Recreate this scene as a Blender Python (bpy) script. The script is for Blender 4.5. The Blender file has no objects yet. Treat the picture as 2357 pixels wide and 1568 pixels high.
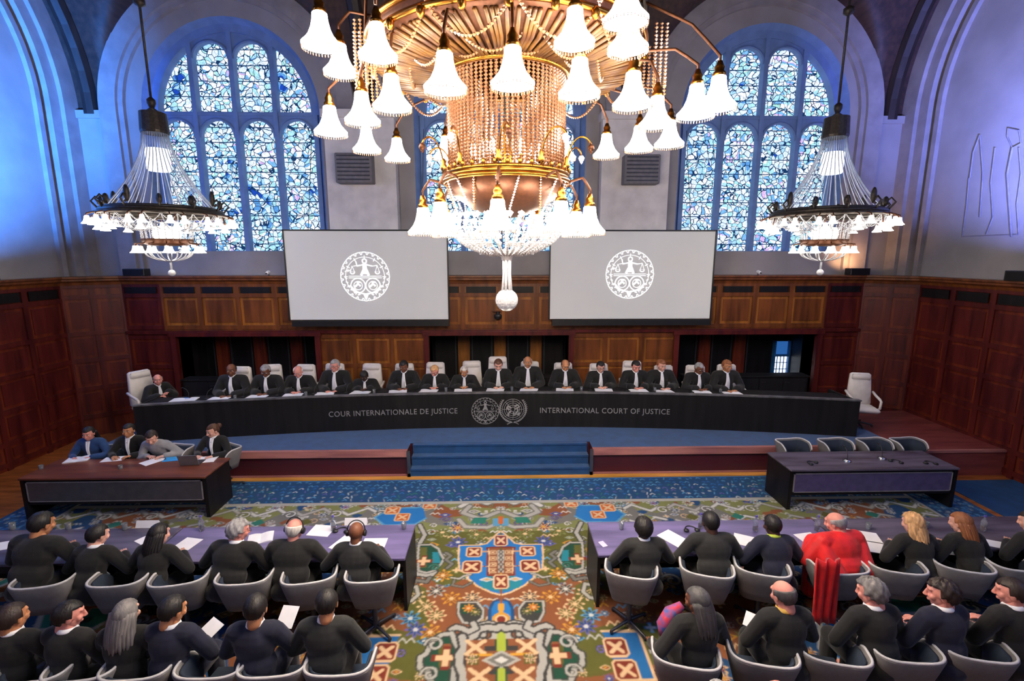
import bpy, bmesh, math, random
import numpy as np
from mathutils import Vector, Matrix, Euler

random.seed(7)
C = bpy.context.scene.collection
SC = bpy.context.scene
PI = math.pi
R = math.radians

# ---------------------------------------------------------------- camera
CAM_H = 4.4; PITCH = R(10.0); YAW = R(-1.45); FPX = 1113.0
cam_d = bpy.data.cameras.new('camera'); cam = bpy.data.objects.new('camera', cam_d); C.objects.link(cam)
cam.location = (0, 0, CAM_H)
cam.rotation_euler = (PI/2-PITCH, 0, YAW)
cam_d.sensor_width = 36.0; cam_d.lens = FPX/2357.0*36.0
cam_d.clip_start = 0.05; cam_d.clip_end = 200
SC.camera = cam

# ---------------------------------------------------------------- world, light, exposure
w = bpy.data.worlds.new('world'); SC.world = w; w.use_nodes = True
w.node_tree.nodes['Background'].inputs[0].default_value = (0.45, 0.55, 1.0, 1)
w.node_tree.nodes['Background'].inputs[1].default_value = 0.35
SC.view_settings.view_transform = 'Standard'
try: SC.view_settings.look = 'None'
except Exception: pass
SC.view_settings.exposure = 0.12
SC.view_settings.gamma = 1.0
SC.view_settings.use_curve_mapping = False

def area_light(name, loc, target, size, size_y, power, color, spread=180):
    d = bpy.data.lights.new(name, 'AREA'); d.shape = 'RECTANGLE'; d.size = size; d.size_y = size_y
    d.energy = power; d.color = color; d.spread = R(spread)
    o = bpy.data.objects.new(name, d); C.objects.link(o); o.location = loc
    o.rotation_euler = (Vector(target)-Vector(loc)).to_track_quat('-Z', 'Y').to_euler()
    return o
# added blue fill for the side walls (invented housings are built below)
area_light('blue_fill_left', (-8.6, 7.0, 4.25), (-10.4, 9.3, 6.3), .5, .12, 640, (0.05, 0.26, 1.0), 72)
area_light('blue_fill_right', (8.6, 7.0, 4.25), (10.4, 9.3, 6.8), .5, .12, 240, (0.22, 0.28, 1.0), 76)
area_light('warm_fill_right', (8.95, 12.25, 4.1), (9.3, 12.7, 4.9), .35, .1, 9, (1.0, 0.50, 0.22), 150)  # warm glow added on the right wall, no lamp built for it
# unseen fill added beside and behind the camera, as if from windows
area_light('side_fill_east', (9.9, 0.6, 8.2), (-10.4, 7.5, 6.8), 3.6, 4.0, 260, (0.3, 0.45, 1.0))
area_light('side_fill_west', (-9.9, 0.6, 8.2), (10.4, 9.5, 6.8), 3.6, 4.0, 180, (0.35, 0.45, 1.0))
area_light('rear_fill', (0, -7.0, 8.5), (0, 10, 3.2), 9, 3.5, 170, (1.0, 0.92, 0.92))

# ---------------------------------------------------------------- photograph pixel -> point on a plane of the hall
def ray(px, py):
    x = (px-1178.5)/FPX; y = -(py-784)/FPX
    d = (x, math.cos(PITCH)+y*math.sin(PITCH), -math.sin(PITCH)+y*math.cos(PITCH))
    c, s = math.cos(YAW), math.sin(YAW)
    return (c*d[0]-s*d[1], s*d[0]+c*d[1], d[2])
def onY(px, py, Y):
    r = ray(px, py); t = Y/r[1]; return Vector((r[0]*t, Y, CAM_H+r[2]*t))
def onZ(px, py, Z):
    r = ray(px, py); t = (Z-CAM_H)/r[2]; return Vector((r[0]*t, r[1]*t, Z))

# ---------------------------------------------------------------- mesh builder
class MB:
    def __init__(s): s.v = []; s.f = []
    def add(s, vs, fs):
        n = len(s.v); s.v += [tuple(p) for p in vs]; s.f += [tuple(i+n for i in f) for f in fs]; return s
    def box(s, x0, x1, y0, y1, z0, z1):
        return s.add([(x0,y0,z0),(x1,y0,z0),(x1,y1,z0),(x0,y1,z0),(x0,y0,z1),(x1,y0,z1),(x1,y1,z1),(x0,y1,z1)],
                     [(0,3,2,1),(4,5,6,7),(0,1,5,4),(1,2,6,5),(2,3,7,6),(3,0,4,7)])
    def cbox(s, x0, x1, y0, y1, z0, z1, c=0.01):
        # chamfered box
        for a in (0,):
            vs=[];
            for z,i in ((z0,c),(z0+c,0),(z1-c,0),(z1,c)):
                vs += [(x0+i+ (c if i==0 else 0),y0+i,z),(x1-i-(c if i==0 else 0),y0+i,z),(x1-i,y0+i+(c if i==0 else 0),z),(x1-i,y1-i-(c if i==0 else 0),z),
                       (x1-i-(c if i==0 else 0),y1-i,z),(x0+i+(c if i==0 else 0),y1-i,z),(x0+i,y1-i-(c if i==0 else 0),z),(x0+i,y0+i+(c if i==0 else 0),z)]
            fs=[tuple(range(7,-1,-1)),tuple(range(24,32))]
            for k in range(3):
                for j in range(8):
                    a=k*8+j; b=k*8+(j+1)%8; fs.append((a,b,b+8,a+8))
            s.add(vs,fs)
        return s
    def hbox(s, p, u, w_, d_, h):
        # box at point p along horizontal direction u: length w_, depth d_ to the left of u, height h
        u = Vector(u).normalized(); n = Vector((-u.y, u.x, 0)); p = Vector(p)
        q = [p, p+u*w_, p+u*w_+n*d_, p+n*d_]
        vs = q+[a+Vector((0,0,h)) for a in q]
        return s.add(vs, [(0,3,2,1),(4,5,6,7),(0,1,5,4),(1,2,6,5),(2,3,7,6),(3,0,4,7)])
    def ring_sweep(s, rings, closed=False, caps=True):
        n = len(rings[0]); vs = [p for r_ in rings for p in r_]; fs = []
        m = len(rings)
        for i in range(m if closed else m-1):
            a = i*n; b = ((i+1) % m)*n
            for j in range(n):
                k = (j+1) % n
                fs.append((a+j, a+k, b+k, b+j))
        if caps and not closed:
            fs.append(tuple(range(n-1, -1, -1))); fs.append(tuple(range((m-1)*n, m*n)))
        return s.add(vs, fs)
    def tube(s, pts, r, n=8, closed=False, rads=None):
        pts = [Vector(p) for p in pts]; m = len(pts); rings = []
        prev = None
        for i, p in enumerate(pts):
            if closed: t = pts[(i+1) % m]-pts[i-1]
            else: t = pts[min(i+1, m-1)]-pts[max(i-1, 0)]
            if t.length < 1e-9: t = Vector((0,0,1))
            t.normalize()
            if prev is None:
                a = Vector((0,0,1)) if abs(t.z) < .9 else Vector((1,0,0))
                u = t.cross(a).normalized()
            else:
                u = (prev-t*prev.dot(t)); u = u.normalized() if u.length > 1e-6 else t.orthogonal().normalized()
            prev = u; v = t.cross(u)
            rr = rads[i] if rads else r
            rings.append([p+(u*math.cos(2*PI*j/n)+v*math.sin(2*PI*j/n))*rr for j in range(n)])
        return s.ring_sweep(rings, closed)
    def lathe(s, prof, n=20, c=(0,0,0), caps=False):
        # prof: list of (radius, z)
        rings = [[(c[0]+r_*math.cos(2*PI*j/n), c[1]+r_*math.sin(2*PI*j/n), c[2]+z) for j in range(n)] for r_, z in prof]
        return s.ring_sweep(rings, caps=caps)
    def ell(s, c, r, n=14, m=8, M=None):
        c = Vector(c); vs = []; fs = []
        for i in range(1, m):
            th = PI*i/m
            for j in range(n):
                ph = 2*PI*j/n
                q = Vector((r[0]*math.sin(th)*math.cos(ph), r[1]*math.sin(th)*math.sin(ph), r[2]*math.cos(th)))
                if M is not None: q = M @ q
                vs.append(c+q)
        for q in ((0,0,r[2]), (0,0,-r[2])):
            q = Vector(q)
            if M is not None: q = M @ q
            vs.append(c+q)
        T = (m-1)*n
        for i in range(m-2):
            for j in range(n):
                k = (j+1) % n; fs.append((i*n+j, (i+1)*n+j, (i+1)*n+k, i*n+k))
        for j in range(n):
            k = (j+1) % n; fs.append((T, j, k)); fs.append((T+1, (m-2)*n+k, (m-2)*n+j))
        return s.add(vs, fs)
    def cap(s, p0, p1, r0, r1, n=10):
        # closed tapered capsule
        p0 = Vector(p0); p1 = Vector(p1); t = (p1-p0)
        L = t.length
        if L < 1e-6: return s.ell(p0, (r0,r0,r0), n, 6)
        t /= L; u = t.orthogonal().normalized(); v = t.cross(u)
        rings = []
        for a in (-80, -50, -20): rings.append((p0+t*r0*math.sin(R(a)), r0*math.cos(R(a))))
        rings.append((p0, r0)); rings.append((p1, r1))
        for a in (20, 50, 80): rings.append((p1+t*r1*math.sin(R(a)), r1*math.cos(R(a))))
        return s.ring_sweep([[q+(u*math.cos(2*PI*j/n)+v*math.sin(2*PI*j/n))*rr for j in range(n)] for q, rr in rings])
    def prism(s, poly, y0, y1):
        # polygon in (x,z), extruded from y0 to y1
        n = len(poly); vs = [(x, y0, z) for x, z in poly]+[(x, y1, z) for x, z in poly]
        fs = [tuple(range(n)), tuple(range(2*n-1, n-1, -1))]
        for i in range(n):
            j = (i+1) % n; fs.append((i, i+n, j+n, j))
        return s.add(vs, fs)
    def slab(s, poly, z0, z1):
        n = len(poly); vs = [(x, y, z0) for x, y in poly]+[(x, y, z1) for x, y in poly]
        fs = [tuple(range(n-1, -1, -1)), tuple(range(n, 2*n))]
        for i in range(n):
            j = (i+1) % n; fs.append((i, j, j+n, i+n))
        return s.add(vs, fs)
    def arr(s): return s
    def xf(s, M):
        s.v = [tuple(M @ Vector(p)) for p in s.v]; return s
    def mesh(s, name='mesh', smooth=True):
        me = bpy.data.meshes.new(name); me.from_pydata(s.v, [], s.f); me.update()
        if smooth: sm(me)
        return me
    def build(s, name, mat, parent=None, smooth=False, **kw):
        me = s.mesh(name, smooth); return obj(name, me, mat, parent, **kw)

def sm(me, flag=True):
    me.polygons.foreach_set('use_smooth', [flag]*len(me.polygons)); me.update()

def obj(name, me, mat=None, parent=None, loc=None, rot=None):
    if mat is not None:
        me.materials.clear(); me.materials.append(mat)
    o = bpy.data.objects.new(name, me); C.objects.link(o)
    if parent is not None: o.parent = parent
    if loc is not None: o.location = loc
    if rot is not None: o.rotation_euler = rot
    return o

def tag(o, label=None, cat=None, group=None, kind=None):
    if label: o['label'] = label
    if cat: o['category'] = cat
    if group: o['group'] = group
    if kind: o['kind'] = kind
    return o

def thing(name, label, cat, loc=(0,0,0), rz=0, group=None):
    o = bpy.data.objects.new(name, None); C.objects.link(o); o.empty_display_size = .1
    o.location = loc; o.rotation_euler = (0,0,rz)
    return tag(o, label, cat, group)

def struct(o, label=None):
    o['kind'] = 'structure'
    if label: o['label'] = label
    return o

KIDS = {}
def children(o): return [c for c in bpy.data.objects if c.parent == o]
def copy_tree(o, parent=None):
    c = o.copy(); C.objects.link(c)
    if parent is not None: c.parent = parent
    for ch in children(o): copy_tree(ch, c)
    return c
def label_copy(c, label): c['label'] = label; return c

def remesh(mb, voxel, it=3, fac=.5, name='m'):
    me = bpy.data.meshes.new('tmp'); me.from_pydata(mb.v, [], mb.f); me.update()
    o = bpy.data.objects.new('tmp', me); C.objects.link(o)
    m = o.modifiers.new('r', 'REMESH'); m.mode = 'VOXEL'; m.voxel_size = voxel; m.use_smooth_shade = True
    if it:
        k = o.modifiers.new('s', 'SMOOTH'); k.iterations = it; k.factor = fac
    dg = bpy.context.evaluated_depsgraph_get(); dg.update()
    ev = o.evaluated_get(dg)
    out = bpy.data.meshes.new_from_object(ev)
    out.name = name
    bpy.data.objects.remove(o); bpy.data.meshes.remove(me)
    sm(out)
    return out

def mesh_to_np(me):
    v = np.empty(len(me.vertices)*3, 'f'); me.vertices.foreach_get('co', v)
    return v.reshape(-1, 3), [tuple(p.vertices) for p in me.polygons]

# ---------------------------------------------------------------- materials
def srgb(r, g, b):
    f = lambda c: (c/255/12.92) if c/255 <= .04045 else ((c/255+.055)/1.055)**2.4
    return (f(r), f(g), f(b), 1)
MATS = {}
def pmat(name, col, rough=.6, metal=0, spec=.5, noise=.12, scale=8, bump=0, emit=None, es=0, trans=0, sheen=0, stretch=None, col2=None, bscale=None, coat=0):
    if name in MATS: return MATS[name]
    m = bpy.data.materials.new(name); m.use_nodes = True; nt = m.node_tree; N = nt.nodes; L = nt.links
    b = N['Principled BSDF']
    b.inputs['Roughness'].default_value = rough; b.inputs['Metallic'].default_value = metal
    b.inputs['Specular IOR Level'].default_value = spec
    if coat: b.inputs['Coat Weight'].default_value = coat; b.inputs['Coat Roughness'].default_value = .15
    if trans: b.inputs['Transmission Weight'].default_value = trans
    if sheen: b.inputs['Sheen Weight'].default_value = sheen
    if emit: b.inputs['Emission Color'].default_value = emit; b.inputs['Emission Strength'].default_value = es
    tc = N.new('ShaderNodeTexCoord'); mp = N.new('ShaderNodeMapping'); nz = N.new('ShaderNodeTexNoise'); cr = N.new('ShaderNodeValToRGB')
    if stretch: mp.inputs['Scale'].default_value = stretch
    nz.inputs['Scale'].default_value = scale; nz.inputs['Detail'].default_value = 5
    L.new(tc.outputs['Object'], mp.inputs[0]); L.new(mp.outputs[0], nz.inputs['Vector']); L.new(nz.outputs[0], cr.inputs[0])
    c2 = col2 or tuple(min(1, c*(1+noise)) for c in col[:3])+(1,)
    c1 = tuple(c*(1-noise) for c in col[:3])+(1,)
    cr.color_ramp.elements[0].position = .35; cr.color_ramp.elements[0].color = c1
    cr.color_ramp.elements[1].position = .65; cr.color_ramp.elements[1].color = c2
    L.new(cr.outputs[0], b.inputs['Base Color'])
    if bump:
        bm_ = N.new('ShaderNodeBump'); bm_.inputs['Strength'].default_value = bump; bm_.inputs['Distance'].default_value = .01
        n2 = N.new('ShaderNodeTexNoise'); n2.inputs['Scale'].default_value = bscale or scale*4
        L.new(mp.outputs[0], n2.inputs['Vector']); L.new(n2.outputs[0], bm_.inputs['Height']); L.new(bm_.outputs[0], b.inputs['Normal'])
    MATS[name] = m
    return m

def wood(name, c1, c2, rough=.35, grain=(1, 1, .12), scale=7, spec=.5):
    return pmat(name, c1, rough=rough, scale=scale, stretch=grain, col2=c2, noise=.25, bump=.05, spec=spec)

OAK = wood('oak_panel', srgb(126, 76, 30), srgb(168, 106, 44))
OAK_DARK = wood('oak_frame', srgb(98, 52, 26), srgb(128, 72, 34))
OAK_RED = wood('red_oak_panel', srgb(84, 24, 26), srgb(118, 50, 28))
OAK_RED_F = wood('red_oak_frame', srgb(74, 22, 26), srgb(96, 34, 30))
EBONY = wood('ebony', srgb(18, 16, 18), srgb(25, 22, 24), rough=.45, spec=.3)
BENCH = wood('bench_black', srgb(26, 25, 27), srgb(32, 31, 32), rough=.6, spec=.25)
BENCH_TOP = wood('bench_edge', srgb(92, 92, 96), srgb(116, 116, 120), rough=.35)
DESKTOP = wood('desk_top', srgb(96, 50, 48), srgb(130, 74, 52), rough=.3, grain=(.15, 1, 1))
DESK_GREY = wood('table_top_grey', srgb(84, 76, 92), srgb(104, 98, 116), rough=.25, grain=(.15, 1, 1))
PARQUET = wood('parquet', srgb(140, 78, 40), srgb(176, 106, 56), rough=.35, grain=(.15, 1, 1), scale=10)
VAULT = wood('vault_boards', srgb(52, 34, 28), srgb(70, 46, 36), rough=.6, grain=(1, .12, 1), scale=9)
VAULT_RIB = wood('vault_ribs', srgb(36, 26, 24), srgb(48, 36, 32), rough=.6)
PLASTER = pmat('plaster', srgb(154, 150, 152), rough=.85, noise=.09, scale=1.4, bump=.15)
STONE = pmat('lamplit_stone', srgb(214, 210, 208), rough=.8, noise=.1, scale=3, bump=.2)  # pale tone paints the chandelier light onto the middle piers
STONE_D = pmat('stone_band', srgb(150, 145, 148), rough=.8, noise=.12, scale=3, bump=.2)
TRACERY = pmat('bluelit_stone', srgb(110, 140, 190), rough=.8, noise=.1, scale=4)  # blue daylight is painted into the base colour of the stone
BLUE = pmat('blue_carpet', srgb(12, 66, 118), rough=.95, noise=.15, scale=5, bump=.3, bscale=180, sheen=.2)
NAVY = pmat('navy_carpet', srgb(14, 62, 112), rough=.95, noise=.15, scale=5, bump=.3, bscale=180)
PINKWOOD = wood('stage_nosing', srgb(168, 108, 110), srgb(190, 128, 122), rough=.3, grain=(.15, 1, 1))
STAGEW = wood('stage_panel', srgb(84, 26, 40), srgb(66, 30, 38), rough=.4, grain=(.15, 1, 1))
GOLDW = wood('gold_strip', srgb(206, 150, 60), srgb(226, 160, 80), rough=.35, grain=(.15, 1, 1))
BLACK = pmat('black_plastic', srgb(26, 26, 28), rough=.45)
DGREY = pmat('dark_grey_metal', srgb(70, 70, 74), rough=.4, metal=.6)
CHROME = pmat('chrome', srgb(200, 200, 205), rough=.2, metal=1)
SCREEN = pmat('screen_grey', srgb(190, 190, 190), rough=.8, emit=(.72, .72, .72, 1), es=.22, noise=.05, scale=.6)
WHITE_EMB = pmat('emblem_white', srgb(250, 250, 250), rough=.8, emit=(1, 1, 1, 1), es=.75, noise=.02)
SILVER = pmat('lettering_silver', srgb(170, 170, 170), rough=.4, metal=.3)
PAPER = pmat('paper', srgb(240, 240, 246), rough=.8, noise=.03)
PAPER_BLUE = pmat('blue_folder', srgb(40, 150, 215), rough=.6)
LEATHER = pmat('cream_leather', srgb(222, 216, 212), rough=.5, noise=.05, scale=10, bump=.05)
SHELL = pmat('grey_shell_fabric', srgb(108, 106, 108), rough=.8, noise=.07, scale=14, bump=.1)
SHELL_RIM = pmat('shell_piping', srgb(205, 203, 205), rough=.6)
CUSH = pmat('seat_cushion', srgb(96, 94, 100), rough=.85)
CUSH_BLUE = pmat('seat_cushion_blue', srgb(40, 90, 150), rough=.85)
BRASS = pmat('brass', srgb(150, 100, 40), rough=.3, metal=1, noise=.15, scale=20)
BRONZE = pmat('aged_bronze', srgb(76, 42, 22), rough=.45, metal=.6, noise=.2, scale=30)
REED = wood('gilt_reeding', srgb(74, 40, 20), srgb(104, 70, 24), rough=.45)
DKBRONZE = pmat('dark_bronze', srgb(60, 54, 50), rough=.45, metal=.5, noise=.3, scale=30)
CRYSTAL = pmat('crystal_bead', srgb(146, 102, 74), rough=.12, spec=.9, noise=.08, scale=60, coat=.6)
CRYSTAL_C = pmat('clear_crystal', srgb(200, 202, 208), rough=.1, spec=.9, noise=.1, scale=50, coat=.6)
GLASS = pmat('drinking_glass', srgb(225, 232, 240), rough=.05, trans=.85, noise=.02)
CABLE = pmat('pale_strand', srgb(190, 200, 220), rough=.4)
LAMP = pmat('lit_glass_shade', srgb(255, 250, 240), rough=.4, emit=(1, .86, .70, 1), es=44, noise=.01)
LAMP_S = pmat('lit_small_shade', srgb(255, 250, 240), rough=.4, emit=(1, .90, .78, 1), es=9, noise=.01)

def glass_mat():
    m = bpy.data.materials.new('stained_glass'); m.use_nodes = True; nt = m.node_tree; N = nt.nodes; L = nt.links
    N.remove(N['Principled BSDF']); out = N['Material Output']
    tc = N.new('ShaderNodeTexCoord')
    nz = N.new('ShaderNodeTexNoise'); nz.inputs['Scale'].default_value = 2.2; nz.inputs['Detail'].default_value = 3
    L.new(tc.outputs['Object'], nz.inputs['Vector'])
    mixv = N.new('ShaderNodeVectorMath'); mixv.operation = 'MULTIPLY_ADD'
    mixv.inputs[1].default_value = (.35, .35, .35)
    L.new(nz.outputs['Color'], mixv.inputs[0]); L.new(tc.outputs['Object'], mixv.inputs[2])
    ve = N.new('ShaderNodeTexVoronoi'); ve.feature = 'DISTANCE_TO_EDGE'; ve.inputs['Scale'].default_value = 7.5
    vc = N.new('ShaderNodeTexVoronoi'); vc.inputs['Scale'].default_value = 7.5
    L.new(mixv.outputs[0], ve.inputs['Vector']); L.new(mixv.outputs[0], vc.inputs['Vector'])
    gt = N.new('ShaderNodeMath'); gt.operation = 'GREATER_THAN'; gt.inputs[1].default_value = .055; L.new(ve.outputs['Distance'], gt.inputs[0])
    # fine second net of lines
    v2 = N.new('ShaderNodeTexVoronoi'); v2.feature = 'DISTANCE_TO_EDGE'; v2.inputs['Scale'].default_value = 19; L.new(mixv.outputs[0], v2.inputs['Vector'])
    g2 = N.new('ShaderNodeMath'); g2.operation = 'GREATER_THAN'; g2.inputs[1].default_value = .045; L.new(v2.outputs['Distance'], g2.inputs[0])
    mul = N.new('ShaderNodeMath'); mul.operation = 'MULTIPLY'; L.new(gt.outputs[0], mul.inputs[0])
    # soften fine lines
    g2b = N.new('ShaderNodeMath'); g2b.operation = 'MULTIPLY_ADD'; g2b.inputs[1].default_value = .5; g2b.inputs[2].default_value = .5
    L.new(g2.outputs[0], g2b.inputs[0]); L.new(g2b.outputs[0], mul.inputs[1])
    # colour by region noise + cell
    n3 = N.new('ShaderNodeTexNoise'); n3.inputs['Scale'].default_value = 1.5; n3.inputs['Detail'].default_value = 2; L.new(tc.outputs['Object'], n3.inputs['Vector'])
    add = N.new('ShaderNodeMath'); add.operation = 'ADD'
    sep = N.new('ShaderNodeSeparateColor'); L.new(vc.outputs['Color'], sep.inputs[0])
    m1 = N.new('ShaderNodeMath'); m1.operation = 'MULTIPLY'; m1.inputs[1].default_value = .55; L.new(sep.outputs[0], m1.inputs[0])
    m2 = N.new('ShaderNodeMath'); m2.operation = 'MULTIPLY_ADD'; m2.inputs[1].default_value = 1.5; m2.inputs[2].default_value = -.5; L.new(n3.outputs[0], m2.inputs[0])
    L.new(m1.outputs[0], add.inputs[0]); L.new(m2.outputs[0], add.inputs[1])
    cr = N.new('ShaderNodeValToRGB'); L.new(add.outputs[0], cr.inputs[0]); cr.color_ramp.interpolation = 'CONSTANT'
    e = cr.color_ramp.elements; e[0].position = 0; e[0].color = srgb(30, 70, 180); e[1].position = .06; e[1].color = srgb(90, 150, 215)
    for p, c in ((.15, (165, 212, 250)), (.28, (215, 236, 255)), (.46, (240, 248, 255)), (.54, (170, 225, 250)), (.64, (165, 220, 215)), (.67, (250, 250, 250)), (.76, (120, 180, 235)), (.86, (215, 180, 240)), (.90, (235, 245, 255))):
        q = e.new(p); q.color = srgb(*c)
    # iron saddle bars
    sx = N.new('ShaderNodeSeparateXYZ'); L.new(tc.outputs['Object'], sx.inputs[0])
    fr = N.new('ShaderNodeMath'); fr.operation = 'MODULO'; fr.inputs[1].default_value = .36; L.new(sx.outputs[2], fr.inputs[0])
    ba = N.new('ShaderNodeMath'); ba.operation = 'GREATER_THAN'; ba.inputs[1].default_value = .022; L.new(fr.outputs[0], ba.inputs[0])
    mm = N.new('ShaderNodeMath'); mm.operation = 'MULTIPLY'; L.new(mul.outputs[0], mm.inputs[0]); L.new(ba.outputs[0], mm.inputs[1])
    mx = N.new('ShaderNodeMix'); mx.data_type = 'RGBA'; L.new(mm.outputs[0], mx.inputs[0])
    mx.inputs[6].default_value = srgb(22, 50, 90); L.new(cr.outputs[0], mx.inputs[7])
    em = N.new('ShaderNodeEmission'); em.inputs[1].default_value = 1.25; L.new(mx.outputs[2], em.inputs[0]); L.new(em.outputs[0], out.inputs[0])
    return m
STAINED = glass_mat()
# ================================================================ ROOM
BY = 12.7; SX = 10.4; PYB = 12.2; PSX = 10.2; STAGE_Z = .56; STAGE_Y = 9.18; LEDGE = 3.88
ZS = 7.8; RA = 3.0; BAY = 6.5
struct(MB().box(-SX-.3, SX+.3, -9.3, BY+1.2, -.2, 0).build('floor', PARQUET))
# ---- ceiling: groined vault as a height field
def vault_z(x, y):
    zx = 0
    xc = round(x/BAY)*BAY; xc = max(-BAY, min(BAY, xc)); d = RA*RA-(x-xc)**2
    if abs(x-xc) < RA: zx = math.sqrt(d)
    R2 = 4.5; k = math.floor((BY-y)/9.0); yc = BY-4.5-9.0*k; d = R2*R2-(y-yc)**2
    zy = math.sqrt(d) if d > 0 else 0
    return ZS+max(zx, zy)
xs = sorted(set([round(-SX+i*.13, 3) for i in range(161)]+[SX]+[s*BAY*k+q for k in (-1, 0, 1) for s in (1,) for q in (-3.0, -2.99, -2.96, -2.9, 2.9, 2.96, 2.99, 3.0)]))
ys = sorted(set([round(BY-i*.15, 3) for i in range(146)]+[BY-9*k-q for k in (0, 1) for q in (0, .01, .04, .09, 8.91, 8.96, 8.99)]))
b = MB(); nx = len(xs)
b.v = [(x, y, vault_z(x, y)) for y in ys for x in xs]
b.f = [(j*nx+i, (j+1)*nx+i, (j+1)*nx+i+1, j*nx+i+1) for j in range(len(ys)-1) for i in range(nx-1)]
ceil_ = struct(b.build('ceiling', VAULT, smooth=True))
# boarded ribs crossing the vault
rb = MB()
for xc in (-BAY, 0, BAY):
    for y0 in np.arange(BY-.9, 3, -1.5):
        pts = []
        for a in range(0, 181, 6):
            x = xc+RA*math.cos(R(a)); z = ZS+RA*math.sin(R(a))
            if vault_z(x, y0) <= z+.02: pts.append((x, y0, z-.05))
        if len(pts) > 2: rb.tube(pts, .07, 6)
for x0 in (-9.8, -3.25, 3.25, 9.8):
    pts = [(x0, BY-4.5+4.5*math.cos(R(a)), ZS-.06+4.5*math.sin(R(a))) for a in range(0, 181, 6)]
    rb.tube(pts, .17, 8)
rb.build('vault_rib', VAULT_RIB, ceil_)

# ---- upper back wall with three arched openings
WR = 1.95; WXC = [-6.5, .03, 6.66]; SILL = 4.5; WZS = 7.82
def opening(xc, r, zs, z0, n=24):
    pts = [(xc-r, z0), (xc-r, zs)]
    pts += [(xc+r*math.cos(PI-PI*i/n), zs+r*math.sin(PI-PI*i/n)) for i in range(1, n)]
    pts += [(xc+r, zs), (xc+r, z0)]
    return pts
wb = MB()
edges = [-SX, -3.25, 3.3, SX]
Z1 = 12.6
for k, xc in enumerate(WXC):
    xa, xb = edges[k], edges[k+1]
    op = opening(xc, WR+.18, WZS, SILL)
    wb.add([(xa, BY, 3.5), (xb, BY, 3.5), (xb, BY, SILL), (xa, BY, SILL)], [(0, 1, 2, 3)])
    outer = []
    for i, (x, z) in enumerate(op):
        if i == 0: outer.append((xa, SILL)); continue
        if i == len(op)-1: outer.append((xb, SILL)); continue
        dx, dz = x-xc, max(z-WZS, 0)
        if dz <= 1e-6: outer.append((xa if dx < 0 else xb, WZS)); continue
        t = (Z1-WZS)/dz
        if dx < 0: t = min(t, (xa-xc)/dx)
        elif dx > 0: t = min(t, (xb-xc)/dx)
        outer.append((xc+dx*t, WZS+dz*t))
    # corners
    n = len(op); vs = [(x, BY, z) for x, z in op]+[(x, BY, z) for x, z in outer]
    fs = []
    for i in range(n-1):
        fs.append((i, i+1, n+i+1, n+i))
    wb.add(vs, fs)
    # fill the corner triangles left by the radial projection
    for sgn in (-1, 1):
        xe = xa if sgn < 0 else xb
        c = [p for p in outer if abs(p[0]-xe) < 1e-6]; t = [p for p in outer if abs(p[1]-Z1) < 1e-6]
        if c and t:
            pc = max(c, key=lambda p: p[1]); pt = min(t, key=lambda p: abs(p[0]-xe))
            wb.add([(pc[0], BY, pc[1]), (xe, BY, Z1), (pt[0], BY, Z1)], [(0, 1, 2)])
wall_back = struct(wb.build('wall_back', PLASTER))
# sloping band of dressed stone around each vault arch and each window
def arc_band(mb, xc, zs, r0, r1, y0, y1, zb=None, n=36):
    ang = [PI*i/n for i in range(n+1)]
    ring = []
    prof = [(r0, y1), (r0, y0), (r1, y0), (r1, y1)]
    rings = []
    if zb is not None: rings.append([(xc+r_, y, zb) for r_, y in prof])
    for a in ang: rings.append([(xc+r_*math.cos(a), y, zs+r_*math.sin(a)) for r_, y in prof])
    if zb is not None: rings.append([(xc-r_, y, zb) for r_, y in prof])
    mb.ring_sweep(rings)
ab = MB()
for xc in (-6.5, 0, 6.5):
    arc_band(ab, xc, ZS, 2.62, 3.02, BY-.18, BY+.0, zb=LEDGE)
    arc_band(ab, xc, ZS, 2.5, 2.62, BY-.1, BY+.0, zb=LEDGE)
arch_band = struct(ab.build('trim_1', STONE_D)); arch_band['label'] = 'grey stone arch mouldings round the window bays'
# small piers with capitals between the bays, and corner piers
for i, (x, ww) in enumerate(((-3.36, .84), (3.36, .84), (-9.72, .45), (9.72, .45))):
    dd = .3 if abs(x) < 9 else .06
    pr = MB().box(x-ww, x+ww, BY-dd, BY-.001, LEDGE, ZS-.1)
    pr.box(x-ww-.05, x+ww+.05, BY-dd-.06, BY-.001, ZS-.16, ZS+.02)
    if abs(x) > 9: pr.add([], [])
    struct(pr.build('trim_%d' % (i+2), STONE if abs(x) < 9 else PLASTER))
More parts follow.
